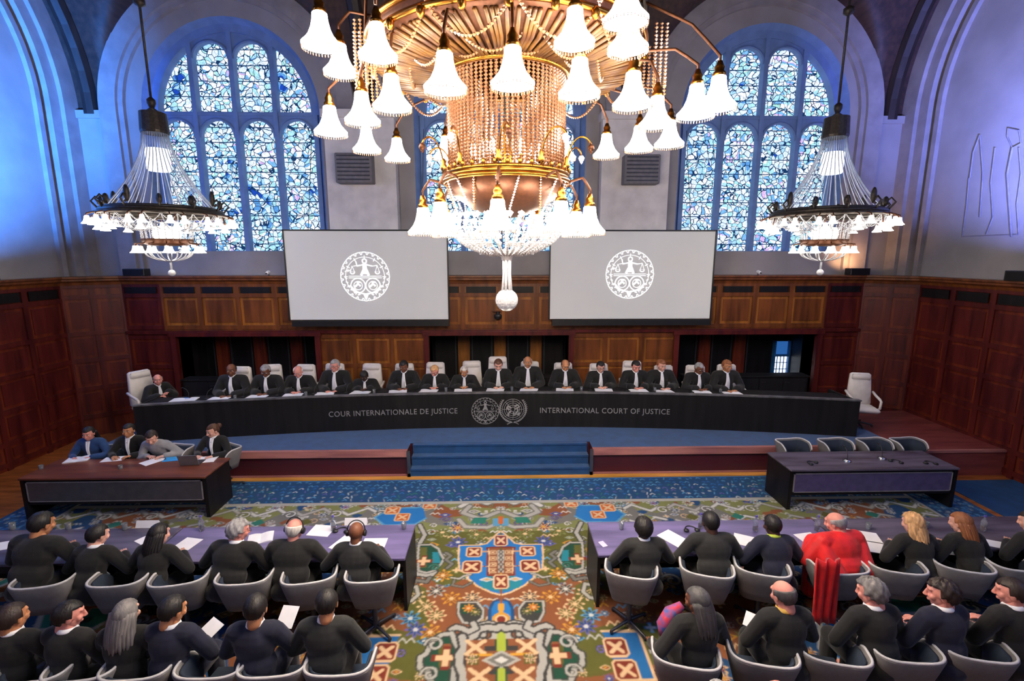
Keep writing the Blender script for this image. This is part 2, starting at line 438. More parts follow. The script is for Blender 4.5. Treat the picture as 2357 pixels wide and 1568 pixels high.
# windows
def make_window(n, xc):
    r = WR
    rv = MB()
    a = opening(xc, r+.18, WZS, SILL); c = opening(xc, r-.03, WZS, SILL+.02)
    rv.add([(x, BY, z) for x, z in a]+[(x, BY+.42, z) for x, z in c], [(i, i+1, len(a)+i+1, len(a)+i) for i in range(len(a)-1)]+[(len(a)-1, 0, len(a), 2*len(a)-1)])
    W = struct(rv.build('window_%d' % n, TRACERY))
    g = MB(); q = opening(xc, r+.05, WZS, SILL-.05, 32)
    g.add([(x, BY+.40, z) for x, z in q], [tuple(range(len(q)))])
    g.build('stained_glass', STAINED, W)
    t = MB(); y0, y1 = BY+.22, BY+.38
    P = 2*r/4; mh = .055
    for k in range(5):      # mullions
        x = xc-r+P*k
        hh = WZS+math.sqrt(max(0, r*r-(x-xc)**2))
        t.box(x-mh, x+mh, y0-.05, y1, SILL, hh)
    def arch_plate(x0, x1, zspring, ztop, rise=1.0):
        m = (x0+x1)/2; rr = (x1-x0)/2
        n_ = 12
        lo = [(m+rr*math.cos(PI-PI*i/n_), zspring+rr*rise*math.sin(PI-PI*i/n_)) for i in range(n_+1)]
        for i in range(n_):
            (xa, za), (xb, zb) = lo[i], lo[i+1]
            t.add([(xa, y0, za), (xb, y0, zb), (xb, y0, ztop), (xa, y0, ztop), (xa, y1, za), (xb, y1, zb), (xb, y1, ztop), (xa, y1, ztop)],
                  [(0, 1, 2, 3), (4, 7, 6, 5), (0, 4, 5, 1), (2, 6, 7, 3)])
        t.tube([(x, y0-.01, z) for x, z in lo], .035, 6)
    for k in range(4):
        x0 = xc-r+P*k+mh; x1 = xc-r+P*(k+1)-mh
        arch_plate(x0, x1, 7.72-(x1-x0)/2, 7.86)
        if k in (1, 2): arch_plate(x0, x1, 9.10, 9.95, .9)
    t.box(xc-r, xc+r, y0-.02, y1, 7.8, 7.88)
    # inner arch ring hides the ends of the plates
    arc_band(t, xc, WZS, r-.09, r+.12, y0-.04, y1+.03)
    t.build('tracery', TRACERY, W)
    return W
for i, xc in enumerate(WXC): make_window(i+1, xc)

# ---- side walls with blind arches
for sgn, nm in ((-1, 'left'), (1, 'right')):
    X = SX*sgn
    m = MB(); m.add([(X, -9.3, 0), (X, BY, 0), (X, BY, 12.6), (X, -9.3, 12.6)], [(0, 1, 2, 3)])
    wl = struct(m.build('wall_%s' % nm, PLASTER))
    tr = MB()
    def sband(r0, r1, dpt, yc, zb):
        prof = [(r0, X), (r0, X-sgn*dpt), (r1, X-sgn*dpt), (r1, X)]
        rings = [[(x, yc+r_, zb) for r_, x in prof]]
        for i in range(41):
            a = PI*i/40; rings.append([(x, yc+r_*math.cos(a), ZS+r_*math.sin(a)) for r_, x in prof])
        rings.append([(x, yc-r_, zb) for r_, x in prof])
        tr.ring_sweep(rings)
    yc = BY-4.5
    sband(4.1, 4.52, .28, yc, LEDGE); sband(3.85, 4.1, .18, yc, LEDGE); sband(3.6, 3.72, .1, yc, LEDGE)
    sband(4.1, 4.52, .28, yc-9, LEDGE)
    struct(tr.build('trim_%d' % (6 if sgn < 0 else 7), STONE_D))
struct(MB().add([(-SX, -9.3, 0), (SX, -9.3, 0), (SX, -9.3, 12.6), (-SX, -9.3, 12.6)], [(0, 3, 2, 1)]).build('wall_rear', PLASTER))

# ---- wood panelling
def panel_run(face, frame, p0, p1, z0, z1, cols, rails, depth=.5, stile=.11, relief=.035):
    """panelled slab from p0 to p1 (2D, seen with the room on its right hand side...)"""
    p0 = Vector((p0[0], p0[1], 0)); p1 = Vector((p1[0], p1[1], 0)); u = (p1-p0); L_ = u.length; u.normalize()
    n = Vector((u.y, -u.x, 0))           # towards the room
    base = MB(); base.hbox(p0+Vector((0, 0, z0)), u, L_, depth, z1-z0)
    fr = MB()
    def bar(a, b_, za, zb, rel): fr.hbox(p0+u*a+n*rel+Vector((0, 0, za)), u, b_-a, rel+.005, zb-za)
    cw = L_/cols
    for i in range(cols+1):
        c = i*cw; bar(max(0, c-stile/2), min(L_, c+stile/2), z0, z1, relief)
    for z in rails: bar(0, L_, z-stile*.45, z+stile*.45, relief+.004)
    zz = sorted(rails)
    for i in range(cols):
        for a, b_ in zip(zz[:-1], zz[1:]):
            if b_-a > .35:
                x0 = i*cw+stile*.5+.07; x1 = (i+1)*cw-stile*.5-.07
                if x1-x0 > .1: bar(x0, x1, a+stile*.45+.07, b_-stile*.45-.07, relief*.45)
    return base, fr
def panels(name, face, frame, p0, p1, z0, z1, cols, rails, **k):
    bs, fr = panel_run(face, frame, p0, p1, z0, z1, cols, rails, **k)
    o = struct(bs.build(name, face)); fr.build('panel_frame', frame, o); return o
lowrails = [.56, 1.0, 1.55, 2.1, 2.43]
toprails = [2.5, 2.62, 3.42, 3.68]
OPEN = [(-8.1, -4.66), (-1.8, 1.76), (4.6, 8.2)]
k = 8
for (a, b_, c) in ((-9.3, -8.1, 1), (-4.66, -1.8, 3), (1.76, 4.6, 3), (8.2, 9.3, 1)):
    o = panels('trim_%d' % k, OAK if abs(a) < 5 else OAK_RED, OAK_DARK if abs(a) < 5 else OAK_RED_F, (a, PYB), (b_, PYB), 0, 2.44, c, [.9, 1.62, 2.38]); k += 1
for (a, b_, c, f1, f2) in ((-9.3, -8.37, 1, OAK_RED, OAK_RED_F), (-8.37, 8.37, 18, OAK, OAK_DARK), (8.37, 9.3, 1, OAK_RED, OAK_RED_F)):
    o = panels('trim_%d' % k, f1, f2, (a, PYB), (b_, PYB), 2.44, LEDGE, c, toprails); k += 1
    v = MB(); cw = (b_-a)/c
    for i in range(c): v.box(a+i*cw+.09, a+(i+1)*cw-.09, PYB-.045, PYB-.03, 3.475, 3.63)
    v.build('air_slot', EBONY, o)
# corners and sides
for sgn in (-1, 1):
    pa = (9.3*sgn, PYB); pb = (PSX*sgn, 11.5)
    if sgn < 0: p0, p1 = pb, pa
    else: p0, p1 = pa, pb
    panels('trim_%d' % k, OAK_RED, OAK_RED_F, p0, p1, 0, LEDGE, 2, [.5, 1.2, 1.9, 2.55, 3.42, 3.68], depth=.3); k += 1
    if sgn < 0: p0, p1 = (-PSX, -2.0), (-PSX, 11.5)
    else: p0, p1 = (PSX, 11.5), (PSX, -2.0)
    o = panels('trim_%d' % k, OAK_RED, OAK_RED_F, p0, p1, 0, LEDGE, 15, [.12, .55, 1.2, 1.9, 2.55, 3.35, 3.68], depth=.19); k += 1
    v = MB(); cw = 13.5/15
    for i in range(15):
        y = -2+i*cw
        if sgn < 0: v.box(-PSX+.03, -PSX+.045, y+.1, y+cw-.1, 3.42, 3.62)
        else: v.box(PSX-.045, PSX-.03, y+.1, y+cw-.1, 3.42, 3.62)
    v.build('air_slot', EBONY, o)
# cornice ledge
cn = MB()
path = [(-PSX, -2.0), (-PSX, 11.5), (-9.3, PYB), (9.3, PYB), (PSX, 11.5), (PSX, -2.0)]
def offs(d):
    out = []
    for i, p in enumerate(path):
        p = Vector(p); ns = []
        for a, b_ in ((i-1, i), (i, i+1)):
            if a >= 0 and b_ < len(path):
                u = (Vector(path[b_])-Vector(path[a])).normalized(); ns.append(Vector((u.y, -u.x)))
        n = sum(ns, Vector((0, 0)))
        n = n/ (n.length**2) * (len(ns) if len(ns) == 2 else 1) if len(ns) == 2 else ns[0]
        out.append(p+n*d)
    return out
prof = [(-.45, 3.70), (.05, 3.70), (.07, 3.76), (.13, 3.80), (.13, 3.84), (.17, 3.86), (.17, 3.90), (-.45, 3.90)]
o_ = {d: offs(d) for d in set(p[0] for p in prof)}
cn.ring_sweep([[(o_[d][i].x, o_[d][i].y, z) for d, z in prof] for i in range(len(path))])
struct(cn.build('trim_%d' % k, OAK_DARK)); k += 1
# frieze moulding over the openings
fz = MB().box(-9.3, 9.3, PYB-.09, PYB-.03, 2.46, 2.54)
for a, b_ in OPEN: fz.box(a-.16, b_+.16, PYB-.13, PYB-.04, 2.40, 2.50); fz.box(a-.13, a, PYB-.1, PYB-.03, .56, 2.41); fz.box(b_, b_+.13, PYB-.1, PYB-.03, .56, 2.41)
struct(fz.build('trim_%d' % k, OAK_RED_F)); k += 1
# niches behind the openings
NY = 13.3
for i, (a, b_) in enumerate(OPEN):
    n_ = MB(); n_.box(a-.1, b_+.1, NY, NY+.1, .4, 2.6); n_.box(a-.12, a, PYB+.02, NY, .4, 2.6); n_.box(b_, b_+.12, PYB+.02, NY, .4, 2.6); n_.box(a, b_, PYB+.02, NY, 2.44, 2.5)
    n_.box(a, b_, PYB-.02, NY, .4, .56)
    nn = struct(n_.build('door_%d' % (i+1), EBONY))
    bd = MB(); gm = MB()
    cen = [[-7.62, -6.6, -5.6], [-1.0, 0, 1.0], [5.75, 6.75]][i]
    for c in cen:
        bd.box(c-.16, c+.16, NY-.09, NY-.002, .56, 2.4); bd.box(c-.09, c+.09, NY-.11, NY-.09, .7, 2.3)
        for s in (-1, 1): gm.box(c+s*.23-.02, c+s*.23+.02, NY-.06, NY-.002, .56, 2.35)
    bd.build('door_board', OAK_RED if i != 1 else OAK, nn); gm.build('door_bar', DGREY, nn)
# daylit lattice window seen through the right hand opening
wn = MB()
x0, x1, z0, z1 = 7.78, 8.16, 1.02, 1.58
for (xa, xb, za, zb) in ((x0-.05, x0, z0-.08, z1+.45), (x1, x1+.07, z0-.08, z1+.45), (x0, x1, z0-.08, z0), (x0, x1, z1, z1+.05)): wn.box(xa, xb, NY-.12, NY-.01, za, zb)
for i in range(1, 4): wn.box(x0+(x1-x0)*i/4-.008, x0+(x1-x0)*i/4+.008, NY-.06, NY-.03, z0, z1)
for i in range(1, 3): wn.box(x0, x1, NY-.06, NY-.03, z0+(z1-z0)*i/3-.008, z0+(z1-z0)*i/3+.008)
W4 = struct(wn.build('window_4', pmat('blue_window_frame', srgb(24, 90, 150), rough=.6)))
DAY = pmat('daylight_pane', srgb(240, 246, 255), emit=(.85, .93, 1, 1), es=2.2)
MB().box(x0, x1, NY-.02, NY-.012, z0, z1).build('pane', DAY, W4)
MB().box(x0, x1, NY-.02, NY-.012, z1+.05, z1+.42).build('upper_pane', pmat('dusk_pane', srgb(16, 50, 110), emit=(.02, .10, .32, 1), es=1), W4)

# ---- stage
st = MB(); SXH = 8.15
st.slab([(-SXH, STAGE_Y+.02), (-1.86, STAGE_Y+.02), (-1.86, STAGE_Y+.36), (1.86, STAGE_Y+.36), (1.86, STAGE_Y+.02), (SXH, STAGE_Y+.02), (SXH, 12.18), (-SXH, 12.18)], 0, STAGE_Z)
stage = struct(st.build('stage_platform', STAGEW))
nz_ = MB()
for a, b_ in ((-SXH, -1.86), (1.86, SXH)):
    nz_.box(a, b_, STAGE_Y-.03, STAGE_Y+.06, STAGE_Z-.13, STAGE_Z+.006)
    nz_.box(a, b_, STAGE_Y-.01, STAGE_Y+.03, 0.02, .05)
nz_.build('nosing', PINKWOOD, stage)
bc = MB().slab([(-SXH, STAGE_Y+.06), (-1.86, STAGE_Y+.06), (-1.86, STAGE_Y+.36), (1.86, STAGE_Y+.36), (1.86, STAGE_Y+.06), (SXH, STAGE_Y+.06), (SXH, 12.15), (-SXH, 12.15)], STAGE_Z, STAGE_Z+.008)
bc.build('stage_carpet', BLUE, stage)
sp = MB()
for i in range(3):
    sp.box(-1.8, 1.8, STAGE_Y-.05+.17*i, STAGE_Y+.36, STAGE_Z/3*i, STAGE_Z/3*(i+1))
    sp.box(-1.8, 1.8, STAGE_Y-.065+.17*i, STAGE_Y-.04+.17*i, STAGE_Z/3*(i+1)-.035, STAGE_Z/3*(i+1)+.004)
steps = struct(sp.build('stage_steps', BLUE))
tm = MB()
for s in (-1, 1):
    tm.box(s*1.83-.03, s*1.83+.03, STAGE_Y-.08, STAGE_Y+.4, 0, .1); tm.box(s*1.83-.03, s*1.83+.03, STAGE_Y-.08, STAGE_Y-.02, 0, STAGE_Z)
tm.build('edge_trim', pmat('trim_metal', srgb(110, 112, 118), rough=.3, metal=.8), steps)
struct(MB().box(-SXH, SXH, STAGE_Y-.16, STAGE_Y-.035, 0.0, .03).build('trim_%d' % k, GOLDW)); k += 1
sp2 = struct(MB().box(SXH+.01, PSX-.01, 8.95, 11.45, 0, STAGE_Z-.02).build('side_platform', wood('platform_wood', srgb(120, 56, 62), srgb(140, 72, 70), rough=.35, grain=(.15, 1, 1))))
MB().box(SXH+.01, PSX-.01, 8.92, 8.99, STAGE_Z-.06, STAGE_Z-.01).build('nosing', PINKWOOD, sp2)
struct(MB().box(8.6, PSX-.02, 2, 8.72, 0, .012).build('floor_carpet', NAVY))
# ================================================================ PERSIAN CARPET
def build_rug():
    X0, X1, Y0, Y1 = -8.45, 8.45, 2.6, STAGE_Y-.17
    st_ = .0115
    hx = np.arange(0, X1+st_, st_); ny = int((Y1-Y0)/st_)+1
    ysv = np.linspace(Y0, Y1, ny)
    XX, YY = np.meshgrid(hx, ysv)
    def S(r, g, b): return np.array(srgb(r, g, b)[:3])
    BRN = S(146, 86, 50); OLV = S(98, 100, 38); OLL = S(136, 142, 84); BLU = S(26, 124, 204); CYN = S(26, 138, 160)
    GRN = S(18, 78, 58); TEAL = S(36, 128, 112); LG = S(188, 188, 184); MG = S(124, 124, 122); DG = S(60, 60, 60); RED = S(132, 44, 26); MAR = S(128, 36, 52)
    CRM = S(240, 204, 162); GLD = S(226, 166, 52); NVY = S(20, 78, 130); LAV = S(112, 98, 178); LIM = S(176, 196, 66); ORG = S(214, 106, 40); WHT = S(226, 228, 226); LBL = S(96, 168, 214)
    Cc = np.empty(XX.shape+(3,)); rng = np.random.RandomState(5)
    # patchwork ground: soft noise chooses the ground colour
    def noise(sx, sy, seed):
        r_ = np.random.RandomState(seed); g = r_.rand(int(7/sy)+4, int(8.5/sx)+4)
        fx = XX/sx; fy = (YY-Y0)/sy; ix = fx.astype(int); iy = fy.astype(int); tx = fx-ix; ty = fy-iy
        return g[iy, ix]*(1-tx)*(1-ty)+g[iy, ix+1]*tx*(1-ty)+g[iy+1, ix]*(1-tx)*ty+g[iy+1, ix+1]*tx*ty
    n1 = noise(.9, .7, 1); n2 = noise(.35, .3, 2)
    Cc[:] = BRN
    Cc[n1+.25*n2 > .70] = OLV
    Cc[(n1+.25*n2 < .38)] = BRN*.85
    far = YY > 7.15
    Cc[far & (n1 > .3)] = MG; Cc[far & (n1 > .52)] = OLL; Cc[far & (n2 > .74)] = BRN
    side = (XX > 2.2) & (YY < 7.2)
    Cc[side & (n1 > .45)] = NVY
    bf = (n2 < .3) & far
    Cc[bf] = NVY
    # motif stamps: all at (x,y) with |x| mirrored
    def sub(x, y, r):
        i0 = max(0, int((x-r)/st_)); i1 = min(len(hx), int((x+r)/st_)+2)
        dy = ysv[1]-ysv[0]; j0 = max(0, int((y-r-Y0)/dy)); j1 = min(ny, int((y+r-Y0)/dy)+2)
        if i0 >= i1 or j0 >= j1: return None
        return (slice(j0, j1), slice(i0, i1)), XX[j0:j1, i0:i1]-x, YY[j0:j1, i0:i1]-y
    def rosette(x, y, r, c1, c2, c3, petals=8):
        q = sub(x, y, r*1.1)
        if q is None: return
        sl, dx, dy = q; d = np.hypot(dx, dy); a = np.arctan2(dy, dx); e = r*(.72+.28*np.cos(petals*a)); A = Cc[sl]
        A[d < e] = c1; A[d < e*.72] = c2; A[(d < e*.72) & (np.cos(petals*a) < -.3)] = c1; A[d < r*.22] = c3
    def diamond(x, y, rx, ry, c1, c2, c3):
        q = sub(x, y, max(rx, ry)*1.1)
        if q is None: return
        sl, dx, dy = q; d = abs(dx)/rx+abs(dy)/ry; A = Cc[sl]; A[d < 1] = c1; A[d < .72] = c2; A[d < .36] = c3
    def square(x, y, r, c1, c2, c3, ry=None):
        ry = ry or r; q = sub(x, y, max(r, ry)*1.2)
        if q is None: return
        sl, dx, dy = q; A = Cc[sl]; m = np.maximum(abs(dx)/r, abs(dy)/ry); k_ = abs(dx)/r+abs(dy)/ry
        A[(m < 1) & (k_ < 1.7)] = c1; A[(m < .82) & (k_ < 1.45)] = c2
        A[(abs(abs(dx)/r-abs(dy)/ry) < .24) & (m < .62)] = c3
    def cross(x, y, r, c1, c2):
        q = sub(x, y, r*1.1)
        if q is None: return
        sl, dx, dy = q; A = Cc[sl]
        for g, c in ((1, c1), (.72, c2)):
            A[((abs(dx) < r*.3*g) & (abs(dy) < r*g)) | ((abs(dy) < r*.3*g) & (abs(dx) < r*g))] = c
    def poly(pts, col, grow=0):
        P = np.array(pts, float); x0, x1 = P[:, 0].min(), P[:, 0].max(); y0, y1 = P[:, 1].min(), P[:, 1].max()
        dy = ysv[1]-ysv[0]
        i0 = max(0, int(x0/st_)-1); i1 = min(len(hx), int(x1/st_)+2); j0 = max(0, int((y0-Y0)/dy)-1); j1 = min(ny, int((y1-Y0)/dy)+2)
        if i0 >= i1 or j0 >= j1: return
        x = XX[j0:j1, i0:i1]; y = YY[j0:j1, i0:i1]; ins = np.zeros(x.shape, bool); n = len(P)
        for i in range(n):
            xa, ya = P[i]; xb, yb = P[(i+1) % n]
            if ya == yb: continue
            c = ((ya > y) != (yb > y)) & (x < (xb-xa)*(y-ya)/(yb-ya)+xa); ins ^= c
        Cc[j0:j1, i0:i1][ins] = col
    def line(pts, w_, col):
        P = np.array(pts, float); dy = ysv[1]-ysv[0]
        for (xa, ya), (xb, yb) in zip(P[:-1], P[1:]):
            i0 = max(0, int((min(xa, xb)-w_)/st_)-1); i1 = min(len(hx), int((max(xa, xb)+w_)/st_)+2)
            j0 = max(0, int((min(ya, yb)-w_-Y0)/dy)-1); j1 = min(ny, int((max(ya, yb)+w_-Y0)/dy)+2)
            if i0 >= i1 or j0 >= j1: continue
            x = XX[j0:j1, i0:i1]-xa; y = YY[j0:j1, i0:i1]-ya; vx, vy = xb-xa, yb-ya; L2 = vx*vx+vy*vy+1e-9
            t = np.clip((x*vx+y*vy)/L2, 0, 1); d = np.hypot(x-t*vx, y-t*vy); Cc[j0:j1, i0:i1][d < w_/2] = col
    def oline(pts, w_, col, oc=None):
        line(pts, w_*1.75, DG if oc is None else oc); line(pts, w_, col)
    def spiral(x, y, r, turns, w_, col, s=1, a0=0):
        pts = [(x+s*r*(1-t*.75)*math.cos(a0+t*turns*2*PI), y+r*(1-t*.75)*math.sin(a0+t*turns*2*PI)) for t in np.linspace(0, 1, 26)]
        oline(pts, w_, col)
    def Z(zx, zy):      # point of the enlarged aisle view -> (|x|, y) on the floor
        p = onZ(940+zx/4.26, 1200+zy/4.26, 0); return (abs(p.x-.01), p.y)
    def ZP(l): return [Z(*q) for q in l]
    pal = [(CRM, OLV, CRM), (LG, DG, WHT), (CRM, RED, GLD), (GLD, BRN, CRM), (LAV, NVY, WHT), (LG, TEAL, CRM), (LBL, NVY, WHT), (OLL, OLV, CRM), (WHT, MG, RED)]
    # scattered small motifs
    for gy in np.arange(Y0, Y1, .19):
        for gx in np.arange(.05, 8.4, .21):
            x = gx+rng.uniform(-.07, .07); y = gy+rng.uniform(-.06, .06); c = pal[rng.randint(len(pal))]; k_ = rng.rand()
            if y > 7.1 and rng.rand() < .55: c = (WHT, MG if rng.rand() < .5 else NVY, LG)
            r_ = rng.uniform(.05, .105)
            if k_ < .3: rosette(x, y, r_, *c)
            elif k_ < .5: diamond(x, y, r_*1.2, r_*.7, *c)
            elif k_ < .6: spiral(x, y, r_, 1.2, .018, c[0])
            elif k_ < .72: line([(x-r_, y), (x-r_/2, y+r_*.7), (x, y), (x+r_/2, y+r_*.7), (x+r_, y)], .02, c[0])
            elif k_ < .78: cross(x, y, r_, c[0], c[2])
    # repeated large medallions away from the aisle
    for mx, my in ((3.1, 6.2), (5.2, 5.6), (7.2, 6.2), (3.4, 3.8), (5.5, 3.6), (4.2, 4.7)):
        poly([(mx-.62, my), (mx-.35, my+.42), (mx+.35, my+.42), (mx+.62, my), (mx+.35, my-.42), (mx-.35, my-.42)], LG)
        c_ = BLU if (mx*3) % 2 < 1 else TEAL
        poly([(mx-.56, my), (mx-.31, my+.37), (mx+.31, my+.37), (mx+.56, my), (mx+.31, my-.37), (mx-.31, my-.37)], c_)
        for s in (-1, 1): square(mx+s*.28, my, .1, CRM, RED, CRM)
        cross(mx, my, .16, CRM, ORG)
        for s in (-1, 1):
            spiral(mx+s*.75, my+.3, .14, 1.3, .035, LG, s); spiral(mx+s*.75, my-.3, .14, 1.3, .035, LG, s)
    # grey and white arabesques of the far zone, either side
    for k_ in range(9):
        x0 = 1.7+k_*.78
        for s in (-1, 1):
            yy = 7.62+s*.2
            oline([(x0-.3, yy), (x0-.15, yy+.12*s), (x0, yy), (x0+.14, yy-.1*s), (x0+.3, yy+.02)], .055, WHT if k_ % 2 else LG, MG)
        poly([(x0-.12, 7.5), (x0, 7.62), (x0+.12, 7.5), (x0, 7.4)], [TEAL, OLL, OLV][k_ % 3]); spiral(x0+.36, 7.75, .12, 1.2, .03, WHT); spiral(x0-.1, 7.3, .1, 1.2, .03, LG)
    for k_ in range(11):
        x0 = 1.5+k_*.62; rosette(x0, 7.98, .1, WHT, [NVY, TEAL, LAV, OLV][k_ % 4], RED); rosette(x0+.3, 7.15, .12, *pal[k_ % 9])
    # ---- aisle design
    flo = ZP([(905, 700), (1010, 705), (1100, 680), (1200, 640), (1300, 600), (1400, 560)])
    poly(ZP([(1270, 560), (1450, 640), (1700, 600), (1700, 1000), (1560, 1050), (1400, 960), (1340, 980), (1340, 780), (1130, 760), (905, 760), (905, 700), (1100, 690)]), BRN)
    poly(ZP([(1640, 640), (1832, 560), (1832, 1100), (1700, 1150), (1600, 1060), (1640, 900)]), OLV)
    for q, c in (((1480, 100), 7), ((1550, 910), 0), ((1550, 670), 1), ((1480, 520), 3), ((1400, 750), 3), ((1640, 820), 0), ((1610, 1070), 3), ((1150, 130), 7), ((1330, 200), 4), ((1750, 720), 0), ((1800, 930), 6), ((1750, 1040), 4), ((1330, 60), 2)):
        x, y = Z(*q); rosette(x, y, .135 if q[1] > 500 else .15, *pal[c])
    # grey side arabesques at the table legs
    oline(ZP([(1700, 20), (1650, 120), (1700, 200)]), .06, LG)
    oline(ZP([(1560, 480), (1600, 520), (1700, 500), (1832, 490)]), .07, LG); oline(ZP([(1610, 540), (1640, 580), (1740, 560), (1832, 580)]), .05, MG)
    oline(ZP([(1832, 640), (1740, 620), (1720, 700), (1790, 760), (1832, 760)]), .05, LG)
    # green side medallion
    gm_ = ZP([(1590, 215), (1710, 215), (1720, 330), (1715, 470), (1640, 490), (1560, 470), (1500, 410), (1470, 360), (1500, 310), (1520, 260)])
    poly(gm_, GRN); oline(gm_+gm_[:1], .035, LG)
    poly(ZP([(1520, 290), (1580, 290), (1580, 400), (1500, 400)]), CYN); poly(ZP([(1630, 240), (1700, 240), (1700, 440), (1640, 440)]), OLV)
    x, y = Z(1665, 375); cross(x, y, .13, RED, CRM); x, y = Z(1560, 440); spiral(x, y, .08, 1.2, .02, TEAL)
    oline(ZP([(1450, 300), (1400, 330), (1450, 370), (1390, 410), (1440, 450)]), .045, MG)
    # blue centre medallion
    cm = ZP([(905, 105), (985, 160), (1050, 222), (1130, 235), (1320, 232), (1328, 350), (1320, 480), (1230, 500), (1240, 560), (1140, 640), (1010, 705), (905, 730)])
    poly(cm, BLU); line(cm, .03, CRM); 
    poly(ZP([(905, 540), (1040, 540), (1130, 600), (1090, 660), (905, 700)]), CYN)
    bx = ZP([(905, 262), (1045, 262), (1045, 535), (905, 535)]); poly(bx, BRN); line(bx, .03, RED); line(ZP([(1030, 275), (1030, 522)]), .014, CRM)
    poly(ZP([(905, 290), (945, 290), (945, 515), (905, 515)]), LG)
    for zy in (310, 345, 385, 430, 480):
        x, y = Z(905, zy); diamond(0, y, .045, .06, DG, MG, LG)
    for zy in (310, 370, 430, 490):
        x, y = Z(990, zy); square(x, y, .05, CRM, BRN, CRM)
    for (a, b_, r_) in ((1175, 300, .125), (1200, 445, .145)):
        x, y = Z(a, b_); line([Z(1045, b_), Z(a-20, b_)], .03, CRM); line([Z(1045, b_), Z(a-20, b_)], .012, RED); square(x, y, r_, CRM, RED, CRM)
    x, y = Z(905, 195); square(0, y, .11, CRM, MAR, CRM, .15); square(0, Z(905, 600)[1], .11, CRM, RED, CRM, .15)
    x, y = Z(1055, 575); diamond(x, y, .11, .05, WHT, LG, GLD)
    oline(ZP([(1210, 520), (1270, 530), (1320, 560), (1400, 545)]), .03, LG); oline(ZP([(1200, 600), (1290, 640), (1390, 620), (1370, 570)]), .03, MG)
    # black flower pair and brackets
    x, y = Z(1200, 745); rosette(x, y, .13, CRM, DG, CRM)
    line(ZP([(1000, 775), (1080, 765), (1130, 790)]), .02, CRM)
    # vases
    vs_ = ZP([(1090, 870), (1150, 795), (1330, 790), (1335, 900), (1290, 985), (1190, 1010), (1100, 950)])
    poly(vs_, DG); poly(ZP([(1240, 810), (1310, 810), (1310, 900), (1250, 910)]), GRN); oline(vs_+vs_[:1], .03, LG)
    x, y = Z(1235, 850); rosette(x, y, .08, GLD, ORG, CRM); x, y = Z(1170, 890); rosette(x, y, .07, OLL, OLV, CRM)
    # blue fleuron
    poly(ZP([(905, 770), (1000, 790), (1040, 850), (1055, 980), (1110, 1020), (960, 1040), (905, 1050)]), NVY)
    poly(ZP([(905, 790), (980, 800), (1010, 860), (1020, 980), (960, 1030), (905, 1040)]), BLU)
    ya = Z(905, 905)[1]; yb = Z(905, 1040)[1]; q = sub(0, (ya+yb)/2, .3)
    sl, dx, dy = q; A = Cc[sl]; ry = abs(ya-yb)/2; d = np.hypot(dx/.115, dy/ry); A[d < 1] = GLD; A[d < .7] = CRM; A[d < .5] = RED
    line([(0, ya), Z(905, 830)], .06, GLD)
    # grey arabesque
    W_ = .085
    spiral(*Z(1060, 1110), .17, 1.35, .065, LG, -1, 1.2)
    oline(ZP([(905, 1040), (960, 1060), (1050, 1045), (1150, 1060), (1180, 1120), (1240, 1150), (1310, 1130)]), W_, LG)
    oline(ZP([(1190, 1000), (1170, 1050), (1240, 1080), (1290, 1050), (1360, 1030), (1400, 1050)]), W_*.8, LG)
    gf = ZP([(1400, 1090), (1500, 1100), (1590, 1160), (1650, 1280), (1710, 1310), (1715, 1410), (1640, 1450), (1600, 1590), (1400, 1590), (1385, 1430), (1330, 1380), (1330, 1260), (1370, 1180)])
    poly(gf, GRN); oline(gf+gf[:1], .055, LG)
    poly(ZP([(1410, 1190), (1520, 1190), (1520, 1430), (1420, 1430)]), BRN); poly(ZP([(1490, 1200), (1530, 1200), (1530, 1420), (1490, 1420)]), OLV)
    x, y = Z(1465, 1325); cross(x, y, .16, RED, CRM); spiral(*Z(1570, 1190), .11, 1.2, .03, LG); spiral(*Z(1620, 1480), .1, 1.2, .03, LG)
    oline(ZP([(1300, 1130), (1280, 1230), (1330, 1300), (1330, 1400), (1290, 1500), (1290, 1600)]), W_, LG)
    # centre brown field
    poly(ZP([(905, 1160), (1260, 1165), (1270, 1420), (1260, 1600), (905, 1600)]), BRN)
    poly(ZP([(905, 1170), (980, 1170), (980, 1270), (905, 1270)]), GRN); poly(ZP([(980, 1230), (1080, 1230), (1080, 1280), (905, 1280), (905, 1250)]), DG)
    line([(0, Z(905, 1130)[1]), (0, Z(905, 1270)[1])], .10, LIM)
    diamond(0, Z(905, 1370)[1], .22, .13, LG, MG, WHT); poly(ZP([(905, 1430), (980, 1430), (1060, 1500), (905, 1520)]), DG); poly(ZP([(905, 1480), (985, 1480), (985, 1600), (905, 1600)]), GRN)
    line([(0, Z(905, 1480)[1]), (0, Z(905, 1620)[1])], .09, LIM)
    for q in ((1170, 1235), (1140, 1520)):
        x, y = Z(*q); line([(x-.1, y-.09), (x+.1, y+.09)], .05, CRM); line([(x-.1, y+.09), (x+.1, y-.09)], .05, CRM); line([(x-.18, y-.11), (x+.05, y-.11)], .03, GLD)
    poly(ZP([(1140, 1310), (1250, 1310), (1250, 1410), (1140, 1410)]), OLV); x, y = Z(1205, 1345); rosette(x, y, .08, CRM, DG, OLL)
    # blue end field with red squares next to the second row of chairs
    bl = [onZ(a, b_, 0) for a, b_ in ((1385, 1455), (1468, 1455), (1510, 1568), (1430, 1568))]
    poly([(p.x, p.y) for p in bl], BLU*.75); line([(p.x, p.y) for p in bl], .04, CRM)
    for a, b_ in ((1418, 1492), (1442, 1545)):
        p = onZ(a, b_, 0); square(p.x, p.y, .14, CRM, RED, CRM)
    # far centre arabesque
    def FP(l): return [(abs(onZ(a, b_, 0).x-.01), onZ(a, b_, 0).y) for a, b_ in l]
